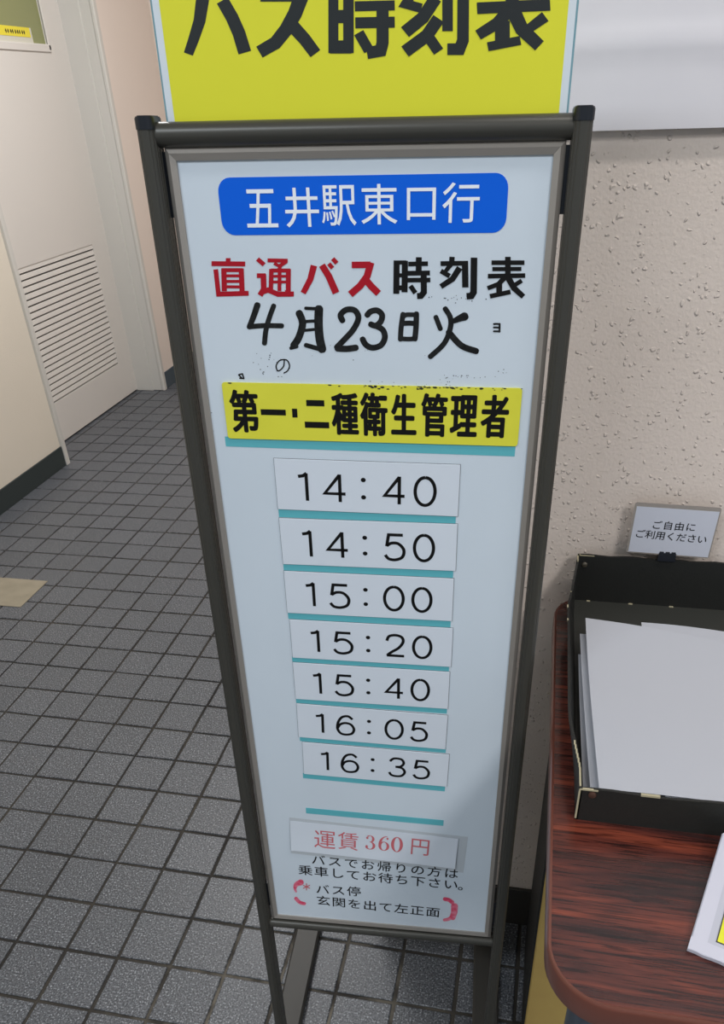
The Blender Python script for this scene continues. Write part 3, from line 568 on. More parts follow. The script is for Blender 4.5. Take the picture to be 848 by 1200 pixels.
m.strokes([([(0.15172,-0.11988),(0.15254,-0.12003),(0.1537,-0.11973),(0.15447,-0.11912),(0.15484,-0.11872),(0.15528,-0.11819),(0.1557,-0.11774),(0.15607,-0.11741),(0.15643,-0.11721),(0.15705,-0.11697),(0.15792,-0.11672),(0.15878,-0.11654),(0.15948,-0.11649),(0.15991,-0.11654),(0.16037,-0.11672),(0.16101,-0.1171),(0.16161,-0.11759),(0.16204,-0.11807),(0.16222,-0.1184),(0.16228,-0.11874),(0.16225,-0.11935),(0.16208,-0.12011),(0.1618,-0.12088),(0.16148,-0.1215),(0.16105,-0.12205),(0.16043,-0.12266),(0.15972,-0.12323),(0.15906,-0.12363),(0.15875,-0.12376),(0.15869,-0.12377),(0.15834,-0.1237),(0.15773,-0.12347),(0.157,-0.12315),(0.15643,-0.12293),(0.15546,-0.12274),(0.15428,-0.12298),(0.15362,-0.12348)],[(0.15042,-0.11887),(0.15012,-0.11816),(0.15025,-0.11706),(0.15076,-0.11625),(0.15106,-0.11592),(0.15152,-0.11538),(0.15221,-0.11464),(0.15315,-0.11384),(0.15429,-0.11318),(0.15549,-0.11273),(0.15676,-0.11236),(0.15817,-0.11208),(0.1597,-0.11196),(0.16128,-0.11215),(0.16271,-0.11271),(0.164,-0.11347),(0.16516,-0.11441),(0.16616,-0.11553),(0.1669,-0.11687),(0.16719,-0.11836),(0.16712,-0.11982),(0.16682,-0.12122),(0.16634,-0.12254),(0.1657,-0.12377),(0.16483,-0.12491),(0.16378,-0.12596),(0.16262,-0.12688),(0.16137,-0.12765),(0.15991,-0.12827),(0.15824,-0.12841),(0.15677,-0.12811),(0.15566,-0.12769),(0.15491,-0.12736),(0.15445,-0.12718),(0.15361,-0.12669),(0.15299,-0.12575),(0.15292,-0.12497)]),
 ([(0.15653,-0.12581),(0.15655,-0.12659),(0.15712,-0.12756),(0.15792,-0.1281),(0.15884,-0.1285),(0.16011,-0.12902),(0.16141,-0.12961),(0.16246,-0.1302),(0.16307,-0.13073),(0.16349,-0.13135),(0.16389,-0.13223),(0.16416,-0.13321),(0.16429,-0.13417),(0.16425,-0.13504),(0.16404,-0.13594),(0.16363,-0.13697),(0.16306,-0.138),(0.1624,-0.13888),(0.16174,-0.1395),(0.16095,-0.13999),(0.15987,-0.14043),(0.15862,-0.14077),(0.15739,-0.14098),(0.1564,-0.14103),(0.15561,-0.14094),(0.1548,-0.1407),(0.15397,-0.14032),(0.15317,-0.13985),(0.15256,-0.13939),(0.15209,-0.1389),(0.15163,-0.13818),(0.15117,-0.13731),(0.15076,-0.13643),(0.15043,-0.13579),(0.14985,-0.13503),(0.1488,-0.13449),(0.14795,-0.13448)],[(0.1573,-0.12435),(0.15798,-0.12389),(0.15917,-0.12369),(0.16013,-0.12394),(0.16097,-0.12431),(0.16225,-0.12484),(0.16383,-0.12555),(0.16548,-0.12648),(0.16691,-0.1277),(0.16788,-0.12913),(0.16857,-0.13064),(0.16903,-0.13224),(0.16924,-0.13389),(0.16918,-0.13554),(0.16881,-0.13718),(0.16816,-0.13881),(0.16729,-0.14039),(0.1662,-0.14186),(0.16485,-0.14315),(0.16324,-0.14415),(0.16146,-0.14488),(0.15963,-0.14538),(0.15784,-0.14569),(0.15609,-0.14578),(0.15441,-0.14559),(0.15283,-0.14512),(0.15143,-0.14448),(0.15019,-0.14374),(0.14905,-0.14289),(0.14801,-0.14179),(0.14721,-0.14055),(0.14662,-0.1394),(0.14621,-0.13851),(0.14591,-0.13792),(0.14565,-0.13701),(0.14586,-0.13588),(0.14637,-0.13523)]),
 ([(0.18138,-0.11535),(0.18071,-0.11557),(0.18001,-0.11626),(0.17974,-0.117),(0.17952,-0.11832),(0.1792,-0.1202),(0.17884,-0.1224),(0.17849,-0.12469),(0.17821,-0.12682),(0.17802,-0.12891),(0.17786,-0.13111),(0.17774,-0.1332),(0.17765,-0.13498),(0.17757,-0.13624),(0.17768,-0.13705),(0.17822,-0.13787),(0.17884,-0.13822)],[(0.18281,-0.11555),(0.18338,-0.11594),(0.18383,-0.11678),(0.18385,-0.11756),(0.18364,-0.11889),(0.18333,-0.12077),(0.18298,-0.12294),(0.18265,-0.12517),(0.18239,-0.1272),(0.18221,-0.12918),(0.18206,-0.13131),(0.18195,-0.13336),(0.18187,-0.13514),(0.1818,-0.13641),(0.18161,-0.1372),(0.18097,-0.13798),(0.18032,-0.13828)]),
 ([(0.18109,-0.1205),(0.18169,-0.12073),(0.18262,-0.12067),(0.1833,-0.12031),(0.18364,-0.12005),(0.18397,-0.11975),(0.18421,-0.11957),(0.18451,-0.11943),(0.18506,-0.1193),(0.18622,-0.11922),(0.18795,-0.11921),(0.18984,-0.11923),(0.19154,-0.11927),(0.19272,-0.11928),(0.19348,-0.11917),(0.19425,-0.11868),(0.19456,-0.11816)],[(0.18025,-0.11954),(0.18013,-0.11894),(0.18038,-0.11811),(0.18089,-0.11756),(0.1811,-0.1174),(0.18146,-0.11708),(0.18216,-0.11657),(0.18318,-0.11609),(0.18446,-0.11579),(0.18607,-0.11568),(0.18796,-0.11566),(0.1899,-0.11569),(0.1916,-0.11573),(0.19276,-0.11574),(0.19352,-0.11588),(0.19427,-0.11638),(0.19457,-0.11692)]),
 ([(0.19198,-0.11495),(0.1913,-0.11527),(0.19066,-0.11609),(0.19049,-0.11693),(0.19047,-0.11829),(0.19045,-0.12024),(0.19041,-0.12248),(0.19035,-0.12477),(0.19027,-0.12682),(0.19013,-0.12878),(0.18994,-0.13085),(0.18974,-0.13283),(0.18956,-0.13453),(0.18944,-0.13575),(0.18951,-0.13662),(0.19006,-0.13754),(0.19071,-0.13795)],[(0.19355,-0.11497),(0.19421,-0.11531),(0.19483,-0.11616),(0.19498,-0.11699),(0.19496,-0.11836),(0.19495,-0.1203),(0.19492,-0.12257),(0.19487,-0.1249),(0.19479,-0.12705),(0.19465,-0.1291),(0.19447,-0.13123),(0.19427,-0.13324),(0.1941,-0.13494),(0.19398,-0.13616),(0.19374,-0.137),(0.19302,-0.13781),(0.1923,-0.13809)]),
 ([(0.17839,-0.13659),(0.17866,-0.13715),(0.1794,-0.1377),(0.18017,-0.13787),(0.18099,-0.13791),(0.18216,-0.13797),(0.18353,-0.13804),(0.18497,-0.13809),(0.18631,-0.13811),(0.18764,-0.13807),(0.18901,-0.138),(0.1903,-0.13791),(0.19139,-0.13783),(0.19215,-0.13777),(0.19291,-0.13759),(0.19364,-0.13703),(0.19391,-0.13646)],[(0.17848,-0.13531),(0.17882,-0.13477),(0.17963,-0.1343),(0.18041,-0.13421),(0.18124,-0.13426),(0.1824,-0.13432),(0.18373,-0.13439),(0.18509,-0.13444),(0.1863,-0.13445),(0.18748,-0.13442),(0.18877,-0.13435),(0.19001,-0.13427),(0.1911,-0.13419),(0.19187,-0.13413),(0.19265,-0.13421),(0.19346,-0.13466),(0.19381,-0.13519)]),
 ([(0.17955,-0.12504),(0.17993,-0.1256),(0.1808,-0.12609),(0.18165,-0.12616),(0.18234,-0.12611),(0.18329,-0.12603),(0.18439,-0.12595),(0.18552,-0.12589),(0.18657,-0.12586),(0.18768,-0.12588),(0.18894,-0.12593),(0.1902,-0.12599),(0.19131,-0.12606),(0.19209,-0.1261),(0.19293,-0.12601),(0.1938,-0.12551),(0.19417,-0.12494)],[(0.17944,-0.12368),(0.17973,-0.12307),(0.18052,-0.12246),(0.18135,-0.12226),(0.18202,-0.12221),(0.18297,-0.12214),(0.18411,-0.12205),(0.18534,-0.12198),(0.18655,-0.12195),(0.18781,-0.12197),(0.18915,-0.12203),(0.19045,-0.1221),(0.19155,-0.12216),(0.19232,-0.1222),(0.19315,-0.12239),(0.19395,-0.12298),(0.19424,-0.12358)]),
 ([(0.21436,-0.11182),(0.21402,-0.11241),(0.21401,-0.11338),(0.21437,-0.11413),(0.21504,-0.11505),(0.216,-0.11631),(0.217,-0.11772),(0.21785,-0.11912),(0.21838,-0.12039),(0.21866,-0.12164),(0.21881,-0.12298),(0.2188,-0.12441),(0.21864,-0.12596),(0.2183,-0.1277),(0.2178,-0.12968),(0.21716,-0.13184),(0.21634,-0.13405),(0.21531,-0.13622),(0.21406,-0.13825),(0.21226,-0.14036),(0.20988,-0.14267),(0.20731,-0.14493),(0.20498,-0.1469),(0.20335,-0.14832),(0.20281,-0.149),(0.20257,-0.15001),(0.20276,-0.15071)],[(0.21559,-0.11107),(0.21631,-0.11101),(0.21729,-0.11137),(0.21789,-0.11196),(0.21853,-0.11284),(0.2195,-0.1141),(0.22063,-0.11568),(0.22171,-0.11746),(0.2225,-0.11932),(0.22291,-0.12111),(0.22311,-0.12288),(0.22311,-0.12471),(0.22291,-0.12662),(0.22253,-0.12862),(0.222,-0.13079),(0.2213,-0.13315),(0.22039,-0.13565),(0.2192,-0.13818),(0.21767,-0.14066),(0.21556,-0.14317),(0.21295,-0.1457),(0.21028,-0.14807),(0.20795,-0.15005),(0.20635,-0.15146),(0.20559,-0.15192),(0.20452,-0.15205),(0.20381,-0.15181)]),
 ([(0.21726,-0.12976),(0.21697,-0.13054),(0.21714,-0.13173),(0.2177,-0.13258),(0.21908,-0.13403),(0.22103,-0.13616),(0.2234,-0.13863),(0.226,-0.14108),(0.22867,-0.14313),(0.23156,-0.14461),(0.23461,-0.14572),(0.23749,-0.14655),(0.23987,-0.14716),(0.24151,-0.14762),(0.24257,-0.14774),(0.24377,-0.14735),(0.24436,-0.14674)],[(0.2186,-0.12862),(0.21946,-0.12843),(0.22069,-0.12872),(0.22153,-0.12934),(0.22293,-0.13081),(0.22488,-0.13292),(0.22711,-0.13525),(0.22941,-0.1374),(0.23147,-0.13897),(0.2336,-0.14006),(0.23614,-0.14098),(0.23875,-0.14173),(0.24111,-0.14234),(0.2428,-0.14281),(0.24377,-0.14327),(0.2446,-0.14422),(0.24481,-0.14506)]),
 ([(0.20732,-0.11795),(0.20689,-0.11843),(0.20668,-0.1193),(0.20685,-0.12004),(0.20742,-0.12134),(0.20825,-0.12325),(0.20918,-0.12538),(0.21002,-0.12731),(0.21059,-0.12862),(0.21102,-0.12927),(0.21184,-0.12978),(0.21252,-0.12985)],[(0.2086,-0.11748),(0.20927,-0.11755),(0.21008,-0.11805),(0.21051,-0.11869),(0.21108,-0.11998),(0.21192,-0.12189),(0.21285,-0.12401),(0.21369,-0.12593),(0.21427,-0.12724),(0.21444,-0.12799),(0.21424,-0.12888),(0.21381,-0.12937)]),
 ([(0.22202,-0.12346),(0.22259,-0.12385),(0.22359,-0.124),(0.22439,-0.12379),(0.22506,-0.12363),(0.22597,-0.12335),(0.227,-0.12302),(0.22803,-0.1227),(0.22894,-0.12246),(0.22978,-0.12226),(0.23066,-0.12207),(0.23152,-0.1219),(0.23227,-0.12177),(0.23283,-0.12171),(0.234,-0.12104),(0.23488,-0.11975),(0.23499,-0.11867)],[(0.22136,-0.12224),(0.22137,-0.12158),(0.22184,-0.12076),(0.2225,-0.1203),(0.22303,-0.11991),(0.22382,-0.11941),(0.22475,-0.11884),(0.22571,-0.11826),(0.2266,-0.11774),(0.22745,-0.11727),(0.22831,-0.11681),(0.2291,-0.11638),(0.22975,-0.11601),(0.23019,-0.11572),(0.23154,-0.11548),(0.23316,-0.11586),(0.23406,-0.11657)]),
 ([(0.25498,-0.12453),(0.25514,-0.12473),(0.25547,-0.12491),(0.25578,-0.12493),(0.2561,-0.12491),(0.25655,-0.12486),(0.25706,-0.12482),(0.25757,-0.12479),(0.25801,-0.12479),(0.25844,-0.12481),(0.25892,-0.12487),(0.25939,-0.12493),(0.25981,-0.125),(0.26011,-0.12504),(0.26042,-0.12503),(0.26075,-0.12488),(0.26089,-0.12468)],[(0.25491,-0.12402),(0.255,-0.12379),(0.25527,-0.12357),(0.25556,-0.12349),(0.25588,-0.12346),(0.25633,-0.12342),(0.25686,-0.12338),(0.25743,-0.12334),(0.25797,-0.12334),(0.2585,-0.12337),(0.25904,-0.12343),(0.25955,-0.1235),(0.25996,-0.12357),(0.26026,-0.12361),(0.26056,-0.1237),(0.26084,-0.12395),(0.26094,-0.12418)]),
 ([(0.25512,-0.1271),(0.25526,-0.12732),(0.25558,-0.12751),(0.2559,-0.12756),(0.25622,-0.12755),(0.25667,-0.12754),(0.25718,-0.12753),(0.2577,-0.12753),(0.25816,-0.12754),(0.25861,-0.12758),(0.2591,-0.12764),(0.25958,-0.1277),(0.26,-0.12776),(0.2603,-0.1278),(0.26061,-0.12779),(0.26094,-0.12763),(0.26108,-0.12743)],[(0.25508,-0.12659),(0.25519,-0.12637),(0.25548,-0.12616),(0.25578,-0.1261),(0.2561,-0.1261),(0.25655,-0.12609),(0.25708,-0.12608),(0.25764,-0.12608),(0.25817,-0.12609),(0.25869,-0.12613),(0.25922,-0.12619),(0.25972,-0.12626),(0.26014,-0.12632),(0.26043,-0.12636),(0.26073,-0.12645),(0.26102,-0.12669),(0.26112,-0.12693)]),
 ([(0.2553,-0.13001),(0.25544,-0.13022),(0.25576,-0.13043),(0.25607,-0.13047),(0.25639,-0.13047),(0.25685,-0.13046),(0.25737,-0.13045),(0.2579,-0.13045),(0.25838,-0.13046),(0.25884,-0.13047),(0.25934,-0.1305),(0.25983,-0.13053),(0.26024,-0.13056),(0.26054,-0.13058),(0.26085,-0.13055),(0.26116,-0.13036),(0.26129,-0.13015)],[(0.25527,-0.12949),(0.25537,-0.12927),(0.25567,-0.12907),(0.25597,-0.12901),(0.25629,-0.12901),(0.25674,-0.129),(0.25727,-0.12899),(0.25782,-0.12899),(0.25833,-0.129),(0.25883,-0.12901),(0.25935,-0.12904),(0.25985,-0.12907),(0.26027,-0.1291),(0.26056,-0.12912),(0.26087,-0.12919),(0.26117,-0.12942),(0.26129,-0.12964)]),
 ([(0.25985,-0.12336),(0.25963,-0.12347),(0.25944,-0.12377),(0.2594,-0.12406),(0.25943,-0.12447),(0.25948,-0.12506),(0.25952,-0.12574),(0.25957,-0.12643),(0.2596,-0.12707),(0.25962,-0.12769),(0.25963,-0.12836),(0.25964,-0.12901),(0.25964,-0.12956),(0.25965,-0.12996),(0.2597,-0.13025),(0.25992,-0.13055),(0.26015,-0.13068)],[(0.26038,-0.12335),(0.26062,-0.12346),(0.26085,-0.12375),(0.26093,-0.12404),(0.26096,-0.12445),(0.261,-0.12504),(0.26105,-0.12572),(0.2611,-0.12643),(0.26113,-0.12709),(0.26116,-0.12774),(0.26117,-0.12842),(0.26118,-0.12908),(0.26118,-0.12963),(0.26118,-0.13002),(0.26113,-0.13031),(0.26092,-0.1306),(0.26069,-0.1307)])], ZP)
m.flat('date_writing', M['ink'], bd)['label'] = 'hand written marker date'
m = BB(); m.strokes([([(0.07996,-0.15389),(0.07979,-0.15397),(0.0796,-0.15417),(0.07953,-0.15437),(0.07942,-0.1551),(0.0793,-0.15612),(0.07911,-0.15726),(0.07882,-0.15835),(0.07838,-0.15925),(0.07767,-0.16012),(0.07669,-0.16107),(0.07563,-0.16191),(0.0747,-0.16247),(0.0742,-0.1626),(0.0739,-0.16245),(0.0735,-0.16186),(0.07318,-0.16098),(0.07303,-0.16002),(0.07309,-0.15918),(0.0734,-0.15832),(0.07396,-0.15732),(0.07469,-0.15633),(0.07552,-0.15549),(0.07636,-0.1549),(0.07735,-0.15452),(0.07857,-0.15428),(0.07985,-0.1542),(0.081,-0.15429),(0.08185,-0.15455),(0.08247,-0.15504),(0.083,-0.1558),(0.0834,-0.15674),(0.08366,-0.15772),(0.08376,-0.15858),(0.08367,-0.15937),(0.0834,-0.16019),(0.08298,-0.16103),(0.08248,-0.1618),(0.08198,-0.16244),(0.08143,-0.16294),(0.08074,-0.16338),(0.08,-0.16375),(0.07931,-0.16406),(0.07882,-0.16431),(0.07863,-0.16444),(0.07849,-0.16467),(0.07847,-0.16485)],[(0.08035,-0.15391),(0.0805,-0.154),(0.08062,-0.15422),(0.08063,-0.15443),(0.08052,-0.15513),(0.0804,-0.15616),(0.0802,-0.15737),(0.07987,-0.15862),(0.07933,-0.15974),(0.07849,-0.16077),(0.07741,-0.16181),(0.07624,-0.16274),(0.07508,-0.16344),(0.07397,-0.16373),(0.07307,-0.16328),(0.07247,-0.1624),(0.07208,-0.16132),(0.0719,-0.16016),(0.07199,-0.15906),(0.07238,-0.15798),(0.07302,-0.15684),(0.07385,-0.15573),(0.07482,-0.15474),(0.07589,-0.15399),(0.07712,-0.15352),(0.07852,-0.15324),(0.07996,-0.15315),(0.08132,-0.15326),(0.08246,-0.15361),(0.08333,-0.1543),(0.08399,-0.15525),(0.08446,-0.15634),(0.08476,-0.15745),(0.08488,-0.15849),(0.08477,-0.1595),(0.08443,-0.1605),(0.08395,-0.16146),(0.08339,-0.16233),(0.0828,-0.16309),(0.08209,-0.16374),(0.08125,-0.16427),(0.08043,-0.16469),(0.07973,-0.165),(0.07927,-0.16524),(0.07904,-0.16531),(0.07878,-0.16528),(0.07863,-0.16518)])], ZP); m.flat('lettering', M['black'], bd)
m = BB(); m.strokes([([(0.03817,-0.16668),(0.03808,-0.16687),(0.03809,-0.16716),(0.03821,-0.16736),(0.03858,-0.16777),(0.03912,-0.16838),(0.03973,-0.16906),(0.04027,-0.16967),(0.04064,-0.17009),(0.04083,-0.17023),(0.04113,-0.17029),(0.04134,-0.17023)],[(0.03853,-0.16639),(0.03874,-0.16633),(0.03904,-0.16639),(0.03922,-0.16653),(0.03959,-0.16694),(0.04014,-0.16755),(0.04074,-0.16823),(0.04129,-0.16884),(0.04166,-0.16925),(0.04177,-0.16945),(0.04179,-0.16974),(0.0417,-0.16994)]),
 ([(0.0385,-0.16697),(0.03862,-0.16712),(0.03889,-0.16723),(0.03915,-0.16722),(0.0396,-0.16712),(0.04027,-0.16697),(0.04101,-0.16681),(0.04167,-0.16667),(0.04213,-0.16657),(0.04237,-0.16647),(0.04261,-0.16625),(0.04269,-0.16606)],[(0.03845,-0.16656),(0.03853,-0.16637),(0.03876,-0.16615),(0.03901,-0.16605),(0.03946,-0.16596),(0.04013,-0.16581),(0.04087,-0.16565),(0.04154,-0.16551),(0.04199,-0.16541),(0.04224,-0.16539),(0.04252,-0.1655),(0.04264,-0.16565)]),
 ([(0.04173,-0.16551),(0.04156,-0.16565),(0.04143,-0.16593),(0.04144,-0.16617),(0.04156,-0.16677),(0.04175,-0.16766),(0.04196,-0.16864),(0.04214,-0.16953),(0.04227,-0.17014),(0.04236,-0.17035),(0.04259,-0.17053),(0.04279,-0.17057)],[(0.04216,-0.16538),(0.04237,-0.16541),(0.04259,-0.16559),(0.04268,-0.1658),(0.04281,-0.16641),(0.043,-0.16729),(0.0432,-0.16828),(0.04339,-0.16917),(0.04352,-0.16977),(0.04352,-0.17001),(0.0434,-0.17029),(0.04323,-0.17044)]),
 ([(0.03872,-0.16986),(0.03878,-0.17005),(0.039,-0.17023),(0.03924,-0.17029),(0.03978,-0.17033),(0.04057,-0.17039),(0.04144,-0.17045),(0.04223,-0.17051),(0.04277,-0.17055),(0.04303,-0.17053),(0.04331,-0.17038),(0.04345,-0.17021)],[(0.03881,-0.16944),(0.03895,-0.16927),(0.03923,-0.16912),(0.03949,-0.1691),(0.04003,-0.16914),(0.04082,-0.16919),(0.04169,-0.16926),(0.04249,-0.16932),(0.04302,-0.16936),(0.04326,-0.16942),(0.04348,-0.1696),(0.04354,-0.16979)])], ZP); m.flat('lettering', M['black'], bd)
# ink specks left over from wiping
m = BB(); rs = random.Random(3)
spots = [(0.0683,-0.15279,0.02527,0.01022),(0.0617,-0.16484,0.02192,0.00487),(0.23044,-0.16614,0.04497,0.00338),(0.2645,-0.16102,0.01362,0.00534),(0.22475,-0.1058,0.02963,0.00428),(0.13278,-0.14712,0.10553,0.01997),(0.19219,-0.1721,0.06337,0.00412),(0.0095,-0.18317,0.00302,0.04358)]
for (u0, v0, su, sv), n in zip(spots, (14, 8, 18, 5, 16, 7, 12, 3)):
    for _ in range(n):
        a, b = u0 + rs.gauss(0, su * .33), v0 + rs.gauss(0, sv * .33); r_ = rs.uniform(.0002, .0005); t = rs.uniform(0, 6.28)
        m.add([(a + r_ * math.cos(t + k * 1.257) * (1.6 if k == 0 else 1), b + r_ * math.sin(t + k * 1.257), ZP * .6) for k in range(5)], [(0, 1, 2, 3, 4)])
m.flat('ink_specks', M['grime'], bd, kind='stuff')
# teal rules printed on the board
for q in [(0.1469,-0.29537,0.16832,0.00858,-0.00899),(0.1466,-0.35253,0.16808,0.00782,-0.00607),(0.14629,-0.4086,0.16743,0.00828,-0.00836)] + [(0.14641,-0.46325,0.16765,0.00679,-0.01178),(0.14619,-0.51865,0.16705,0.00751,-0.01443),(0.14659,-0.57351,0.16728,0.00823,-0.0231),(0.14676,-0.63138,0.16836,0.00813,-0.03285)] + [(0.14652,-0.68788,0.1686,0.00947,-0.02399)] + [(0.14987,-0.22777,0.26147,0.00911,-0.01162)]:
    m = MB(); m.box(-q[2] / 2, q[2] / 2, -q[3] / 2, q[3] / 2, 0, .0002, TB @ Matrix.Translation((q[0], q[1], 0)) @ Matrix.Rotation(q[4], 4, 'Z')); m.build('rule_line', M['teal'], bd)
# bottom printed lines
m = BB(); 
put_line(m, 'バスでお帰りの方は', [(0.07247,-0.77215,0.0193,0.01997),(0.243,-0.77725,0.01847,0.01969)], ZP, .0001)
put_line(m, '乗車してお待ち下さい', [(0.05403,-0.79354,0.02025,0.02049),(0.24311,-0.79818,0.01928,0.02015)], ZP, .0001)
put_line(m, '。 ', [(0.26144,-0.79902,0.01919,0.02013),(0.27853,-0.79956,0.01911,0.02012)], ZP, .0001)
put_line(m, 'バス停', [(0.0747,-0.82829,0.0199,0.02028),(0.11688,-0.82716,0.01966,0.02015)], ZP, .0001)
put_line(m, '玄関を出て左正面', [(0.07467,-0.85095,0.02014,0.02077),(0.22147,-0.85486,0.0194,0.02051)], ZP, .0001)
m.flat('lettering', M['black'], bd)
m = BB(); m.strokes([([(0.04952,-0.81379),(0.04856,-0.81261),(0.04668,-0.81215),(0.04502,-0.81282),(0.04424,-0.81356),(0.04302,-0.81456),(0.0415,-0.8158),(0.03988,-0.81725),(0.03827,-0.81908),(0.03703,-0.82133),(0.03627,-0.82349),(0.03584,-0.82527),(0.03565,-0.8265),(0.03556,-0.82728),(0.03527,-0.82878),(0.03545,-0.83049),(0.03595,-0.83136)],[(0.05028,-0.81753),(0.04997,-0.81955),(0.04869,-0.8221),(0.04717,-0.82352),(0.04623,-0.82391),(0.04494,-0.82449),(0.04363,-0.82514),(0.04255,-0.82572),(0.04205,-0.82595),(0.04183,-0.82599),(0.04146,-0.82647),(0.04101,-0.82734),(0.04055,-0.82841),(0.04012,-0.82925),(0.03951,-0.83061),(0.03841,-0.83177),(0.03754,-0.83205)]),
 ([(0.03746,-0.82429),(0.03675,-0.82485),(0.036,-0.82618),(0.03571,-0.82749),(0.03573,-0.82823),(0.03569,-0.82933),(0.03565,-0.83068),(0.03564,-0.83214),(0.03573,-0.83357),(0.03597,-0.83487),(0.0363,-0.83604),(0.03664,-0.83704),(0.03695,-0.8378),(0.03719,-0.83831),(0.03743,-0.8389),(0.03793,-0.83929),(0.03836,-0.83928)],[(0.039,-0.82419),(0.03961,-0.82466),(0.04009,-0.82591),(0.04012,-0.82719),(0.03994,-0.82799),(0.03972,-0.82909),(0.03951,-0.83027),(0.03934,-0.83138),(0.03924,-0.83222),(0.03923,-0.83299),(0.0393,-0.83393),(0.03943,-0.83489),(0.03956,-0.83579),(0.03962,-0.83647),(0.03969,-0.83718),(0.03951,-0.83809),(0.03921,-0.83863)]),
 ([(0.03515,-0.84997),(0.03477,-0.85122),(0.03478,-0.85303),(0.03523,-0.85427),(0.03584,-0.85523),(0.03669,-0.85669),(0.03776,-0.85844),(0.03901,-0.86019),(0.04041,-0.86166),(0.04202,-0.86259),(0.04369,-0.86313),(0.04525,-0.86345),(0.04651,-0.86364),(0.04737,-0.86378),(0.04828,-0.86375),(0.04934,-0.86301),(0.0499,-0.86209)],[(0.03662,-0.84803),(0.03749,-0.84761),(0.03868,-0.84787),(0.03942,-0.8487),(0.04001,-0.84978),(0.0408,-0.8513),(0.04169,-0.85289),(0.0426,-0.85429),(0.04338,-0.8552),(0.04425,-0.85579),(0.04544,-0.85626),(0.04674,-0.85662),(0.04797,-0.8569),(0.04886,-0.85715),(0.04966,-0.85757),(0.0503,-0.85869),(0.05042,-0.85977)])], ZP); m.flat('bracket_mark', M['pink'], bd, label='smudged pink opening bracket')
m = BB(); m.strokes([([(0.23386,-0.82811),(0.23414,-0.82925),(0.23501,-0.8304),(0.23594,-0.83079),(0.23671,-0.83094),(0.23779,-0.83111),(0.23894,-0.83133),(0.24001,-0.83161),(0.24079,-0.83196),(0.24146,-0.83247),(0.24228,-0.83325),(0.24312,-0.83416),(0.2439,-0.83506),(0.24448,-0.83571),(0.24547,-0.83638),(0.24679,-0.83633),(0.24761,-0.83566)],[(0.23408,-0.82558),(0.23456,-0.82455),(0.2356,-0.82368),(0.23657,-0.82356),(0.23731,-0.82362),(0.2384,-0.8237),(0.23974,-0.82385),(0.24118,-0.82413),(0.24261,-0.82463),(0.24395,-0.82548),(0.24516,-0.82651),(0.24622,-0.82752),(0.24704,-0.82835),(0.24761,-0.82887),(0.24838,-0.83001),(0.24882,-0.83187),(0.24871,-0.83326)]),
 ([(0.24758,-0.8337),(0.24626,-0.83494),(0.24506,-0.83782),(0.24482,-0.8406),(0.24491,-0.84207),(0.24504,-0.84408),(0.24515,-0.84627),(0.24521,-0.8484),(0.24519,-0.85016),(0.24504,-0.85199),(0.24476,-0.85424),(0.2444,-0.85658),(0.24406,-0.85872),(0.24384,-0.86028),(0.24368,-0.86275),(0.24432,-0.86554),(0.2453,-0.86692)],[(0.25073,-0.83336),(0.25211,-0.8343),(0.25344,-0.8369),(0.25384,-0.83961),(0.25382,-0.841),(0.25384,-0.84304),(0.25385,-0.84559),(0.2538,-0.84841),(0.25362,-0.85128),(0.25325,-0.85415),(0.25276,-0.85699),(0.25224,-0.85958),(0.25179,-0.86169),(0.25147,-0.86314),(0.25079,-0.86542),(0.2493,-0.86741),(0.24798,-0.86793)]),
 ([(0.24887,-0.85595),(0.24799,-0.85552),(0.24667,-0.85587),(0.24573,-0.85684),(0.24516,-0.85788),(0.24437,-0.85929),(0.2435,-0.86076),(0.24262,-0.86207),(0.24187,-0.86301),(0.241,-0.86374),(0.23981,-0.86444),(0.23852,-0.86506),(0.23734,-0.8656),(0.23649,-0.86606),(0.2358,-0.86652),(0.23517,-0.86755),(0.23499,-0.86849)],[(0.25017,-0.85804),(0.25041,-0.85941),(0.25013,-0.86144),(0.24946,-0.86284),(0.2488,-0.86362),(0.24788,-0.86485),(0.24672,-0.86636),(0.24539,-0.86791),(0.24394,-0.86923),(0.24237,-0.87013),(0.24077,-0.87074),(0.23927,-0.87116),(0.23804,-0.87142),(0.2372,-0.87159),(0.23645,-0.87166),(0.23563,-0.87115),(0.23523,-0.87043)])], ZP); m.flat('bracket_mark', M['pink'], bd, label='smudged pink closing bracket')
m = BB(); m.strokes([([(0.05319,-0.8191),(0.05224,-0.83291)],[(0.05444,-0.81895),(0.0535,-0.83275)]),
 ([(0.04852,-0.82413),(0.05753,-0.82941)],[(0.04917,-0.8224),(0.05817,-0.82768)]),
 ([(0.0486,-0.83052),(0.05849,-0.82291)],[(0.04818,-0.82891),(0.05807,-0.82131)])], ZP); m.flat('asterisk', M['fare_red'], bd)

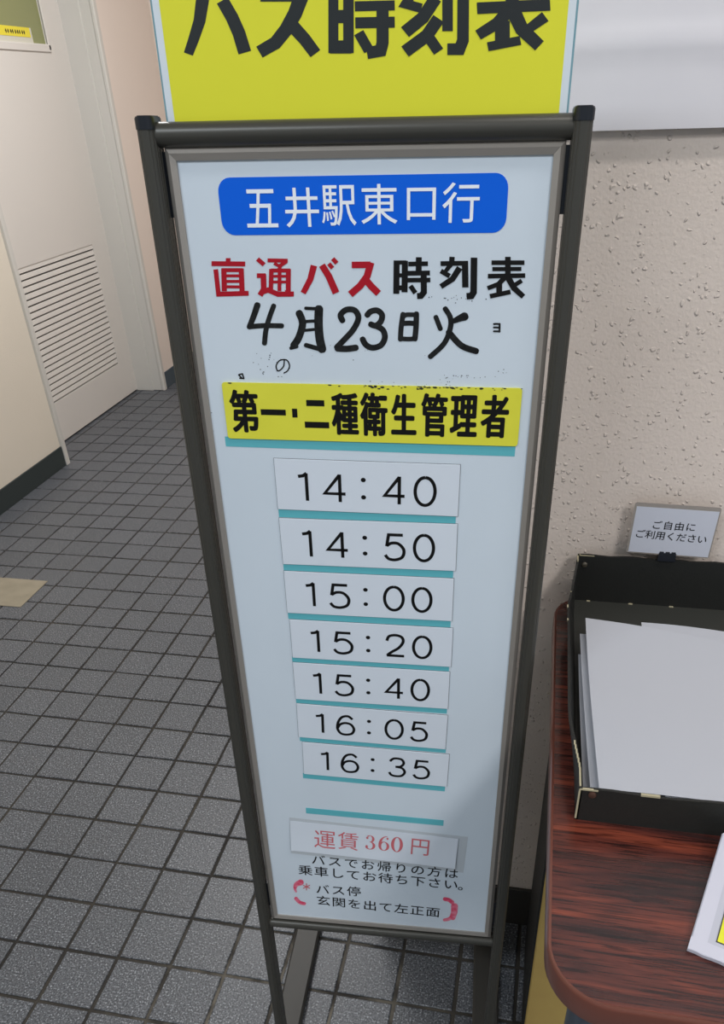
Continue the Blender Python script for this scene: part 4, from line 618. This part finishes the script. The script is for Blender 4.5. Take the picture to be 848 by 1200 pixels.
# ------------------------------------------------------------------ magnetic time cards
DG = {'0': [[(.5 + .5 * math.sin(a * math.pi / 8), .5 + .5 * math.cos(a * math.pi / 8)) for a in range(17)]],
 '1': [[(0, .88), (.5, .91), (.85, 1)], [(.8, 1), (.8, 0)]], '4': [[(.74, 0), (.74, 1)], [(.74, .98), (.02, .3), (1, .3)]],
 '5': [[(.92, .97), (.2, .97), (.1, .52)], [(.1, .54), (.35, .65), (.7, .63), (.97, .4), (.9, .12), (.55, .0), (.2, .03), (.02, .18)]],
 '2': [[(.03, .72), (.15, .93), (.5, 1), (.85, .92), (.93, .7), (.7, .42), (.3, .2), (.04, .03)], [(.02, .03), (1, .03)]],
 '3': [[(.05, .82), (.3, .99), (.75, .97), (.9, .76), (.72, .57), (.4, .53)], [(.4, .53), (.8, .48), (.98, .27), (.8, .05), (.45, .0), (.15, .05), (.02, .2)]],
 '6': [[(.9, .85), (.65, 1), (.3, .93), (.08, .65), (.03, .3), (.2, .06), (.5, 0), (.85, .08), (.98, .32), (.82, .56), (.5, .63), (.2, .54), (.05, .35)]]}
SM = {'0': (1,), '1': (0, 0), '4': (0, 0), '5': (0, 1), '2': (1, 0), '3': (1, 1), '6': (1,)}
quads = [(0.14801,-0.26638,0.17023,0.04965,-0.00921),(0.14782,-0.3241,0.17018,0.04898,-0.00092),(0.14699,-0.38069,0.16891,0.04824,-0.00525)] + [(0.14816,-0.43666,0.1686,0.04745,-0.00803),(0.14693,-0.49114,0.16802,0.04872,-0.00977),(0.14639,-0.54719,0.1678,0.04802,-0.02677),(0.14933,-0.60292,0.16875,0.04895,-0.0281)]
times = ['14:40', '14:50', '15:00', '15:20', '15:40', '16:05', '16:35']
where = ['white 14:40 time card, topmost of seven, directly under the yellow card', 'white 14:50 time card, second below the yellow card, above the 15:00 card',
 'white 15:00 time card, third of the column, between 14:50 and 15:20', 'white 15:20 time card in the middle of the column of seven',
 'white 15:40 time card, third from the bottom of the column', 'white 16:05 time card, last but one, its lower left corner overhanging',
 'white 16:35 time card, bottommost of seven, shifted slightly to the right']
cells = [(.127, .183), (.268, .385), None, (.597, .708), (.765, .872)]
for k, (tm, q) in enumerate(zip(times, quads)):
    Mw = MBD @ Matrix.Translation((q[0], q[1], .0003)) @ Matrix.Rotation(q[4], 4, 'Z')
    o = empty('time_card', Mw, where[k], 'card', 'departure time cards')
    m = MB(); m.box(-q[2] / 2, q[2] / 2, -q[3] / 2, q[3] / 2, .0004, .0010, b=.0002); m.build('plate', M['card'], o)
    m = MB(); m.box(-q[2] / 2 - .0003, q[2] / 2 + .0003, -q[3] / 2 - .0003, q[3] / 2 + .0003, 0, .0004); m.build('edge_shade', M['card_shade'], o)  # dark slab under the card, its rim stands in for the edge shadow
    m = MB(); lo, hi = -.30, .25
    if k == 0: lo, hi = -.30, .24
    for ch, c in zip(tm, cells):
        if c is None:
            for vv in (.15, -.19):
                m.prism([((.484 - .5) * q[2] + .0024 * math.cos(a * .785 + .39), vv * q[3] + .0022 * math.sin(a * .785 + .39)) for a in range(8)], .0010, .0012)
            continue
        for pts, sm in zip(DG[ch], SM[ch]):
            m.rib([((c[0] + (c[1] - c[0]) * x - .5) * q[2], (lo + (hi - lo) * y) * q[3]) for x, y in pts], .0031, .0012, bool(sm))
    m.build('lettering', M['black'], o, up=True)
# yellow course card
(cu, cv, qw, qh, qa), = [(0.15251,-0.1987,0.25982,0.04976,-0.00554)]
Mw = MBD @ Matrix.Translation((cu, cv, .0003)) @ Matrix.Rotation(qa, 4, 'Z')
o = empty('title_card', Mw, 'wide yellow magnetic card with bold black kanji across the timetable board', 'card')
m = MB(); m.prism(rrect(qw, qh, .0025, 3), 0, .0011); m.build('plate', M['yellow'], o)
Ti = Mw.inverted() @ MBD
m = MB()
bxs = [(0.04068,-0.19806,0.02625,0.03794),(0.06673,-0.19844,0.02257,0.0051),(0.08606,-0.19877,0.00466,0.00779),(0.105,-0.18975,0.01601,0.00532),(0.10537,-0.20892,0.02195,0.00548),(0.13088,-0.19896,0.02416,0.03693)] + [(0.15633,-0.19883,0.02429,0.03809),(0.18269,-0.19835,0.0224,0.03557),(0.209,-0.19854,0.02288,0.03776),(0.2346,-0.19873,0.02367,0.03599),(0.26098,-0.19873,0.02379,0.0372)]
def boxr(mb, b, z):
    p = Ti @ Vector((b[0], b[1], 0)); mb.add([(p.x + sx * b[2] / 2, p.y + sy * b[3] / 2, z) for sx, sy in ((-1, -1), (1, -1), (1, 1), (-1, 1))], [(0, 1, 2, 3)])
for i, ch in enumerate('第一・二二種衛生管理者'):
    b = bxs[i]; p = Ti @ Vector((b[0], b[1], 0))
    if ch in '一・二': boxr(m, b, .0013)
    else: put_glyph(m, ch, p.x, p.y, b[2], b[3], .0013, .00085, bx=1.25)
m.build('lettering', M['black'], o, up=True)
m = MB(); rs = random.Random(9)
for _ in range(46):
    a = rs.uniform(-.02, .46) * qw if rs.random() < .8 else rs.uniform(-.5, .5) * qw; b = qh * .5 - abs(rs.gauss(0, .0012)); r_ = rs.uniform(.0003, .0010)
    m.add([(a + r_ * 2.2 * math.cos(k * 1.257), min(b + r_ * math.sin(k * 1.257), qh * .5), .00125) for k in range(5)], [(0, 1, 2, 3, 4)])
m.build('ink_specks', M['grime'], o, kind='stuff', up=True)
# fare strip
(cu, cv, qw, qh, qa), = [(0.1441,-0.73481,0.20893,0.05169,-0.04556)]
Mw = MBD @ Matrix.Translation((cu, cv, .0008)) @ Matrix.Rotation(qa, 4, 'Z'); Ti = Mw.inverted() @ MBD
o = empty('fare_strip', Mw, 'white paper strip with pale red fare lettering near the bottom of the board', 'label')
m = MB()
def bend(u, v): return ((u - .5) * qw, (v - .5) * qh, -.0002 + .0016 * (1 - v) ** 2 + .0008 * (abs(u - .5) * 2) ** 3)
m.grid(bend, 16, 4, .0002); m.build('sheet', M['card'], o)
(cu2, cv2, w2, h2, a2), = [(0.14914,-0.73703,0.22109,0.06436,-0.04825)]
p2 = Ti @ Vector((cu2, cv2, 0)); m = MB(); m.box(-w2 / 2, w2 / 2, -h2 / 2, h2 / 2, -.0007, -.0006, Matrix.Translation((p2.x, p2.y, 0)) @ Matrix.Rotation(a2 - qa, 4, 'Z')); m.build('backing_tape', M['tape'], o)
m = MB()
def arc(mb, b, cx, cy, ro, ri, t0, t1, n=20):
    L = []; R = []
    for k in range(n + 1):
        t = math.radians(t0 + (t1 - t0) * k / n); c_, s_ = math.cos(t), math.sin(t)
        L.append((b.x + (cx + ro[0] * c_ - .5) * b.z, b.y + (cy + ro[1] * s_ - .5) * fh)); R.append((b.x + (cx + ri[0] * c_ - .5) * b.z, b.y + (cy + ri[1] * s_ - .5) * fh))
    mb.strokes([(L, R)], 0)
for ch, b, bo_ in zip('運賃360円', [(0.08341,-0.73262,0.02688,0.02988),(0.11284,-0.73233,0.02606,0.02975),(0.1415,-0.73168,0.01175,0.02304),(0.15808,-0.73152,0.01286,0.02381),(0.1743,-0.7318,0.01397,0.02459),(0.20315,-0.73314,0.02196,0.02701)], (0, 0, 0, 0, 0, 0)):
    p_ = Ti @ Vector((b[0], b[1], 0)); fh = b[3] * 1.06
    if ch not in '360': put_glyph(m, ch, p_.x, p_.y, b[2], b[3], 0, bo_); continue
    B = Vector((p_.x, p_.y, b[2] * 1.06))
    if ch == '0': arc(m, B, .5, .5, (.5, .5), (.24, .455), 0, 360, 32)
    if ch == '6': arc(m, B, .5, .31, (.5, .31), (.25, .27), 0, 360, 28); arc(m, B, .75, .40, (.75, .60), (.50, .56), 88, 190); arc(m, B, .80, .84, (.10, .08), (0, 0), 0, 360, 10)
    if ch == '3': arc(m, B, .42, .75, (.44, .25), (.20, .21), 140, -90); arc(m, B, .42, .28, (.55, .28), (.28, .24), 95, -150); arc(m, B, .14, .80, (.12, .08), (0, 0), 0, 360, 10); arc(m, B, .10, .20, (.13, .09), (0, 0), 0, 360, 10)
m.v = [Vector((v.x, v.y, bend(v.x / qw + .5, v.y / qh + .5)[2] + .0005)) for v in m.v]
m.build('lettering', M['fare_red'], o, up=True)

# ------------------------------------------------------------------ yellow poster behind the top rail
Mw = MBD @ Matrix.Translation((.15, -.03, -.0135))
po = empty('poster', Mw, 'large yellow laminated poster with heavy black characters behind the top rail', 'poster')
PT = .150
m = MB(); m.box(-.1500, .1500, 0, PT + .03, -.0012, 0, b=.0003); m.build('laminate', M['laminate_edge'], po)
m = MB(); m.box(-.1485, .1485, .002, PT + .028, 0, .0003); m.build('white_sheet', M['laminate'], po)
m = MB(); m.box(-.1432, .1432, .004, PT + .022, .0003, .0005); m.build('yellow_print', M['poster_yellow'], po)
m = MB(); m.strokes([([(a[0] - .15, a[1] + .03) for a in L], [(a[0] - .15, a[1] + .03) for a in R]) for L, R in
 [([(0.03424,0.0879),(0.03068,0.07612),(0.02541,0.06616),(0.02054,0.05767)],[(0.04352,0.0866),(0.03901,0.07439),(0.03263,0.06401),(0.02693,0.05565)]),
 ([(0.04885,0.08444),(0.05455,0.075),(0.05824,0.06651),(0.06111,0.0555)],[(0.05719,0.08761),(0.06326,0.07796),(0.06746,0.06879),(0.07066,0.05744)]),
 ([(0.05807,0.09378),(0.06254,0.08734)],[(0.06278,0.09573),(0.06726,0.08931)]),
 ([(0.06698,0.09562),(0.07145,0.08895)],[(0.07169,0.09749),(0.07618,0.09085)]),
 ([(0.08025,0.08461),(0.11385,0.08363)],[(0.08084,0.09056),(0.11425,0.08955)]),
 ([(0.10518,0.08852),(0.0999,0.07912),(0.09346,0.07102),(0.08606,0.06441),(0.0747,0.05967)],[(0.11471,0.08544),(0.10888,0.07559),(0.10135,0.06654),(0.0919,0.0585),(0.0787,0.05328)]),
 ([(0.09875,0.06805),(0.10666,0.06081),(0.11393,0.05266)],[(0.10614,0.07276),(0.11403,0.06514),(0.12124,0.05661)]),
 ([(0.12926,0.09699),(0.12706,0.05469)],[(0.13619,0.09677),(0.13429,0.05451)]),
 ([(0.13954,0.09667),(0.13779,0.05442)],[(0.14681,0.09644),(0.14537,0.05423)]),
 ([(0.12906,0.07144),(0.14428,0.07103)],[(0.12943,0.07864),(0.14454,0.07821)]),
 ([(0.1282,0.05438),(0.14368,0.054)],[(0.12857,0.06182),(0.14394,0.06143)]),
 ([(0.13006,0.09109),(0.14498,0.09063)],[(0.13037,0.09718),(0.1452,0.09671)]),
 ([(0.14764,0.08902),(0.1746,0.0882)],[(0.14782,0.09457),(0.17463,0.09373)]),
 ([(0.15754,0.09788),(0.15721,0.08375)],[(0.16511,0.09763),(0.16489,0.08352)]),
 ([(0.147,0.07741),(0.17496,0.07714)],[(0.14701,0.08281),(0.17482,0.08251)]),
 ([(0.14702,0.06804),(0.1749,0.06769)],[(0.14708,0.07411),(0.17479,0.07374)]),
 ([(0.1622,0.07968),(0.16184,0.06002),(0.16122,0.0582),(0.15422,0.05739)],[(0.17063,0.07943),(0.17043,0.05896),(0.16816,0.05207),(0.15557,0.05059)]),
 ([(0.14599,0.06428),(0.153,0.05396)],[(0.15259,0.06699),(0.15963,0.05673)]),
 ([(0.1803,0.08842),(0.20729,0.0876)],[(0.1803,0.09367),(0.20715,0.09283)]),
 ([(0.18946,0.09711),(0.18952,0.09051)],[(0.19695,0.09687),(0.19706,0.09028)]),
 ([(0.18589,0.08937),(0.1774,0.079),(0.19262,0.07529)],[(0.19144,0.08658),(0.18756,0.08179),(0.1943,0.08015)]),
 ([(0.19942,0.08484),(0.19122,0.07511),(0.17922,0.06782)],[(0.20676,0.08097),(0.19788,0.07028),(0.18482,0.06225)]),
 ([(0.20172,0.0739),(0.19416,0.06529),(0.17938,0.05709)],[(0.20902,0.06983),(0.20069,0.06019),(0.1847,0.05121)]),
 ([(0.19597,0.05971),(0.20263,0.0519)],[(0.20231,0.06299),(0.20899,0.05523)]),
 ([(0.20741,0.09199),(0.20815,0.06488)],[(0.21453,0.09177),(0.21547,0.06469)]),
 ([(0.21767,0.09422),(0.21863,0.06011),(0.2176,0.05787),(0.21185,0.05802)],[(0.22546,0.09393),(0.22673,0.05868),(0.2234,0.05125),(0.21205,0.05153)]),
 ([(0.23488,0.08486),(0.27699,0.08435)],[(0.23446,0.08982),(0.27637,0.08927)]),
 ([(0.23386,0.09149),(0.27699,0.0909)],[(0.23345,0.09638),(0.27638,0.09575)]),
 ([(0.23195,0.07353),(0.28138,0.07395)],[(0.23127,0.07972),(0.2804,0.08007)]),
 ([(0.24981,0.09746),(0.25096,0.07664)],[(0.25853,0.0971),(0.25986,0.0763)]),
 ([(0.25011,0.07744),(0.24298,0.07069),(0.231,0.06459)],[(0.257,0.07248),(0.2485,0.06554),(0.23507,0.05956)]),
 ([(0.24428,0.06947),(0.24511,0.05639)],[(0.25434,0.0692),(0.2553,0.05613)]),
 ([(0.24088,0.05297),(0.26324,0.05593)],[(0.23941,0.05789),(0.26168,0.0608)]),
 ([(0.25218,0.07254),(0.25928,0.06235),(0.27302,0.0526)],[(0.26096,0.07565),(0.26662,0.0666),(0.27849,0.05753)]),
 ([(0.27579,0.07333),(0.26562,0.06662)],[(0.28067,0.06843),(0.26957,0.06261)])]], .0007)
m.build('lettering', M['poster_ink'], po, up=True)

# ------------------------------------------------------------------ white sheet on the wall
def sheetf(u, v):
    x = .86 + u * 1.0; z = 1.207 + v * .75
    y = YW - .0065 - .0025 * math.exp(-((v * .75 - .045 - .02 * math.sin(u * 6)) / .008) ** 2) - .003 * math.sin(u * 7 + v * 5) * (1 - .5 * v) - .002 * math.sin(v * 16 + u * 2.5)
    return (x, z, -y)
m = MB(); m.grid(sheetf, 60, 90, .0006, Matrix(((1, 0, 0, 0), (0, 0, -1, 0), (0, 1, 0, 0), (0, 0, 0, 1))))
ws = m.build('wall_sheet', M['wallpaper'], smooth=True)
tag(ws, 'large blank white sheet hung on the rough cream wall behind the stand', 'sheet')

# ------------------------------------------------------------------ table
TX0, TX1, TY0, TY1, TZ = 1.094, 1.95, -.785, YW - .004, .70
tb = empty('table', Matrix.Translation((1.5, -.5, 0)), 'low table with red brown rosewood laminate top and rounded corners against the wall', 'table')
T = Matrix.Translation((-1.5, .5, 0))
def rr2(x0, x1, y0, y1, r, n=10):
    w_, h_ = x1 - x0, y1 - y0; return [(p[0] + (x0 + x1) / 2, p[1] + (y0 + y1) / 2) for p in rrect(w_, h_, r, n)]
m = MB(); m.prism(rr2(TX0 + .0035, TX1 - .0035, TY0 + .0035, TY1 - .0035, .046), TZ - .022, TZ, T); m.build('tabletop', M['wood'], tb)
m = MB()
prof = [(.0036, -.0002), (.0015, .0006), (.0004, -.0008), (0, -.003), (0, -.024), (.001, -.027), (.006, -.027), (.006, -.001)]
rings = [[(x, y, TZ + dz) for x, y in rr2(TX0 + ins, TX1 - ins, TY0 + ins, TY1 - ins, .05 - ins)] for ins, dz in prof]
n = len(rings[0]); vs = [p for r_ in rings for p in r_]; fs = []
for k in range(len(prof)):
    k2 = (k + 1) % len(prof)
    for i in range(n): j = (i + 1) % n; fs.append((k * n + i, k * n + j, k2 * n + j, k2 * n + i))
m.add(vs, fs, T); m.build('edge_band', M['edge'], tb, smooth=True)
m = MB(); m.box(TX0 + .03, TX1 - .03, TY0 + .05, TY1 - .04, TZ - .06, TZ - .023, T); m.build('apron', M['leg'], tb)
for x in (TX0 + .034, TX1 - .045):
    for y in (TY0 + .03, TY1 - .06):
        m = MB(); m.tube([(x, y, 0), (x, y, TZ - .022)], .0125, 24, T); m.build('leg', M['leg'], tb, smooth=True)
# tan carton under the table
bxo = empty('carton', Matrix.Translation((1.3, -.34, 0)), 'tan board sided box standing on the tiles under the table', 'box')
m = MB(); m.box(-.186, .20, -.085, .10, 0, .60, b=.002); m.build('body', M['tan'], bxo)
m = MB(); m.box(-.189, -.1862, -.083, .10, 0, .601); m.build('side_shade', M['traycard'], bxo)  # dark sheet painting in the shade on the carton's left side
# ------------------------------------------------------------------ black document tray
tr = empty('document_tray', Matrix.Translation((1.27, -.41, TZ)), 'worn black cardboard document tray on the table under the small tag', 'tray')
T = Matrix.Translation((-1.27, .41, -TZ))
FY, BY, X0, X1 = -.604, -.2225, 1.1165, 1.44
m = MB(); m.box(X0, X1, FY + .002, BY + .001, TZ, TZ + .003, T); m.build('base', M['trayfloor'], tr)
def wallmesh(path, tops, th, z0=TZ):
    """vertical wall along a plan path, top height per point, thickness th to the right of the path"""
    m = MB(); vs = []; fs = []; n = len(path)
    for i, (x, y) in enumerate(path):
        xa, ya = path[max(i - 1, 0)]; xb, yb = path[min(i + 1, n - 1)]; t = Vector((xb - xa, yb - ya)).normalized(); nx, ny = t.y * th, -t.x * th
        bow = getattr(wallmesh, 'bow', 0)
        zt = tops[i]; bx0 = X0 if wallmesh.flare else x
        vs += [(bx0, y, z0), (x, y, zt), (x + nx, y + ny, zt), (bx0 + nx, y + ny, z0)]
    for i in range(n - 1):
        for k in range(4): l = (k + 1) % 4; fs.append((i * 4 + k, i * 4 + l, (i + 1) * 4 + l, (i + 1) * 4 + k))
    fs += [(0, 1, 2, 3), tuple((n - 1) * 4 + k for k in (3, 2, 1, 0))]; m.add(vs, fs, T); return m
wallmesh.flare = True
ys = [FY + (BY - FY) * i / 20 for i in range(21)]
def lx(y): t = (y - FY) / (BY - FY); return X0 - .010 * min(1, max(0, t * 5 - .3)) * min(1, max(0, (1 - t) * 5)) if 0 < t < 1 else X0
def lz(y): t = (y - FY) / (BY - FY); return TZ + .040 + .028 * max(0, (t - .86) / .14) ** 1.2
wallmesh([(lx(y), y) for y in ys], [lz(y) for y in ys], .0026).build('side_wall', M['traycard'], tr)
wallmesh.flare = False
wallmesh([(X1, y) for y in ys[::-1]], [lz(y) for y in ys[::-1]], .0026).build('side_wall', M['traycard'], tr)
xs = [X0 + (X1 - X0) * i / 24 for i in range(25)]
wallmesh([(x, FY) for x in xs][::-1], [TZ + .0385 + .001 * math.sin(i * .9) for i in range(25)][::-1], .0028).build('front_wall', M['traycard'], tr)
wallmesh([(x, BY) for x in xs], [TZ + .068 + .0008 * math.sin(i * 1.7) for i in range(25)], .003).build('back_wall', M['traycard'], tr)
for (x, y, z, mm, r_) in ((X0 + .0095, BY - .0032, TZ + .055, 'rivet', .0034), (X0 + .0115, FY - .0005, TZ + .0335, 'rivet_dark', .0034)):
    m = MB(); m.tube([(x, y + .001, z), (x, y - .0010, z), (x, y - .0017, z)], [r_, r_, r_ * .6], 20, T); m.build('rivet', M[mm], tr, smooth=True)
m = MB(); rs = random.Random(5)
def chip(x0_, x1_, y0_, y1_, z0_, z1_): m.box(x0_, x1_, y0_, y1_, z0_, z1_, T)
for i in range(10):                        # worn top edge near the front corner
    y = FY + .002 + i * .006; chip(lx(y) - .0002, lx(y) + .0013, y, y + .0062, lz(y) - .001, lz(y) + .0004)
for i in range(8): chip(X0 - .0004, X0 + .0012, FY - .0005, FY + .0008, TZ + .002 + i * .0045, TZ + .0062 + i * .0045)
chip(X0, X0 + .016, FY - .0004, FY + .0014, TZ + .0375, TZ + .0392); chip(X0 + .052, X0 + .068, FY - .0004, FY + .0018, TZ + .0378, TZ + .0398)
for y, l in ((-.30, .006), (-.33, .004), (-.27, .003), (-.225, .012)): chip(lx(y) - .0003, lx(y) + .0012, y - l, y, lz(y) - .002, lz(y) + .0006)
chip(X0 + .002, X0 + .02, BY - .0032, BY - .0008, TZ + .0668, TZ + .0682)
for i in range(3): x = X0 + .012 + i * .05 + rs.uniform(0, .01); chip(x, x + rs.uniform(.002, .005), BY - .0055, BY - .0033, TZ + .003, TZ + .0038)
m.build('worn_edge', M['chip'], tr, kind='stuff')
# papers lying in the tray
def paper(name, quad, curl, label, zb, th=.0003, sag=.004):
    A = [Vector(q + (0,)) for q in quad]
    def fn(u, v):
        p = A[0] * (1 - u) * v + A[1] * u * v + A[2] * u * (1 - v) + A[3] * (1 - u) * (1 - v)   # TL TR BR BL
        z = zb - sag * math.sin(math.pi * v) + curl * max(0, v - .6) ** 2 * (1 - u) * 6 + .0012 * math.sin(u * 9)
        return (p.x, p.y, z)
    m = MB(); m.grid(fn, 20, 16, th); return tag(m.build(name, M['papers'], smooth=True), label, 'paper', 'blank papers in the tray')
paper('paper', [(1.1265, -.331), (1.425, -.372), (1.433, -.6004), (1.1335, -.6004)], .006, 'blank white paper lying topmost in the black tray', TZ + .0372)
paper('paper', [(1.190, -.321), (1.430, -.334), (1.436, -.598), (1.190, -.5995)], .002, 'blank white paper peeking out behind the topmost sheet in the tray', TZ + .0345)
paper('paper', [(1.1215, -.345), (1.40, -.352), (1.41, -.600), (1.1275, -.6004)], .002, 'blank white paper whose left edge shows just below the topmost sheet', TZ + .028)
paper('paper', [(1.1205, -.372), (1.40, -.372), (1.41, -.600), (1.1225, -.6002)], .001, 'lowest blank white paper at the left wall of the tray', TZ + .019)
# ------------------------------------------------------------------ laminated tag and clip
Mw = Matrix.Translation((1.222, BY - .0042, TZ + .0725)) @ Matrix.Rotation(math.radians(90), 4, 'X')
tg = empty('tag', Mw, 'small laminated white tag with two lines of writing above the black tray', 'tag')
m = MB(); m.prism(rrect(.0965, .066, .003, 4), -.0004, .0004, Matrix.Translation((-.0005, .036, 0)) @ Matrix.Rotation(-.02, 4, 'Z')); m.build('laminate', mat('tag_laminate', (150, 143, 136), .2), tg)
m = MB(); m.box(-.0465, .0460, .0045, .0640, .0004, .0006, Matrix.Translation((-.0005, 0, 0)) @ Matrix.Rotation(-.02, 4, 'Z')); m.build('white_sheet', mat('tag_white', (200, 204, 216), .5), tg)
m = MB(); 
put_line(m, 'ご自由に', [(-.0195, .0425, .0122, .0118), (.0190, .0420, 0, 0)], .0008, .0001)
put_line(m, 'ご利用ください', [(-.0368, .0300, .0122, .0118), (.0345, .0270, 0, 0)], .0008, .0001)
m.build('lettering', M['black'], tg, up=True)
Mw = Matrix.Translation((1.221, BY - .0028, TZ + .066))
cl = empty('binder_clip', Mw, 'small black clip holding the laminated tag on the tray wall', 'clip')
m = MB(); m.add([(-.0105, -.0040, .0022), (.0105, -.0040, .0022), (-.0098, -.0034, .0125), (.0098, -.0034, .0125), (-.0105, .004, .0022), (.0105, .004, .0022), (-.0098, .0030, .0125), (.0098, .0030, .0125)],
                [(0, 1, 3, 2), (4, 6, 7, 5), (2, 3, 7, 6), (0, 4, 5, 1), (0, 2, 6, 4), (1, 5, 7, 3)]); m.build('spring_body', M['cap'], cl)
for x in (-.0068, 0, .0068):
    m = MB(); m.tube([(x - .0025, -.0006, .0128), (x + .0025, -.0006, .0128)], .0021, 12); m.build('lever_roll', M['cap'], cl)
# ------------------------------------------------------------------ white card with a yellow field at the table corner
ang = math.atan2(-.627 + .724, 1.233 - 1.199)
Mw = Matrix.Translation((1.1995, -.7255, TZ + .0005)) @ Matrix.Rotation(ang - math.pi / 2, 4, 'Z') @ Matrix.Rotation(math.radians(6), 4, 'X')
cb = empty('taped_board', Mw, 'white board with a yellow field and taped edges lying on the table front corner', 'board')
m = MB(); m.box(0, .20, .001, .118, 0, .0035, b=.0006); m.build('board', M['boardcard'], cb)
m = MB(); m.box(0.001, .012, .0, .118, .0035, .0039); m.box(0.0, .20, -.001, .010, .0035, .0040); m.build('tape_edge', M['boardtape'], cb)
m = MB(); rs = random.Random(4); m.prism([(0, -.0005)] + [(i * .006, -.001 - rs.uniform(0, .0018)) for i in range(34)] + [(.20, .002), (0, .002)], 0.0, .0036); m.build('torn_tape', M['boardtape'], cb)
m = MB(); m.box(.0175, .17, .0135, .0143, .0036, .0041); m.box(.0175, .0183, .0135, .085, .0036, .0041); m.build('outline', M['post'], cb)
m = MB(); m.box(.0183, .17, .0143, .085, .0036, .0040); m.build('yellow_field', M['poster_yellow'], cb)
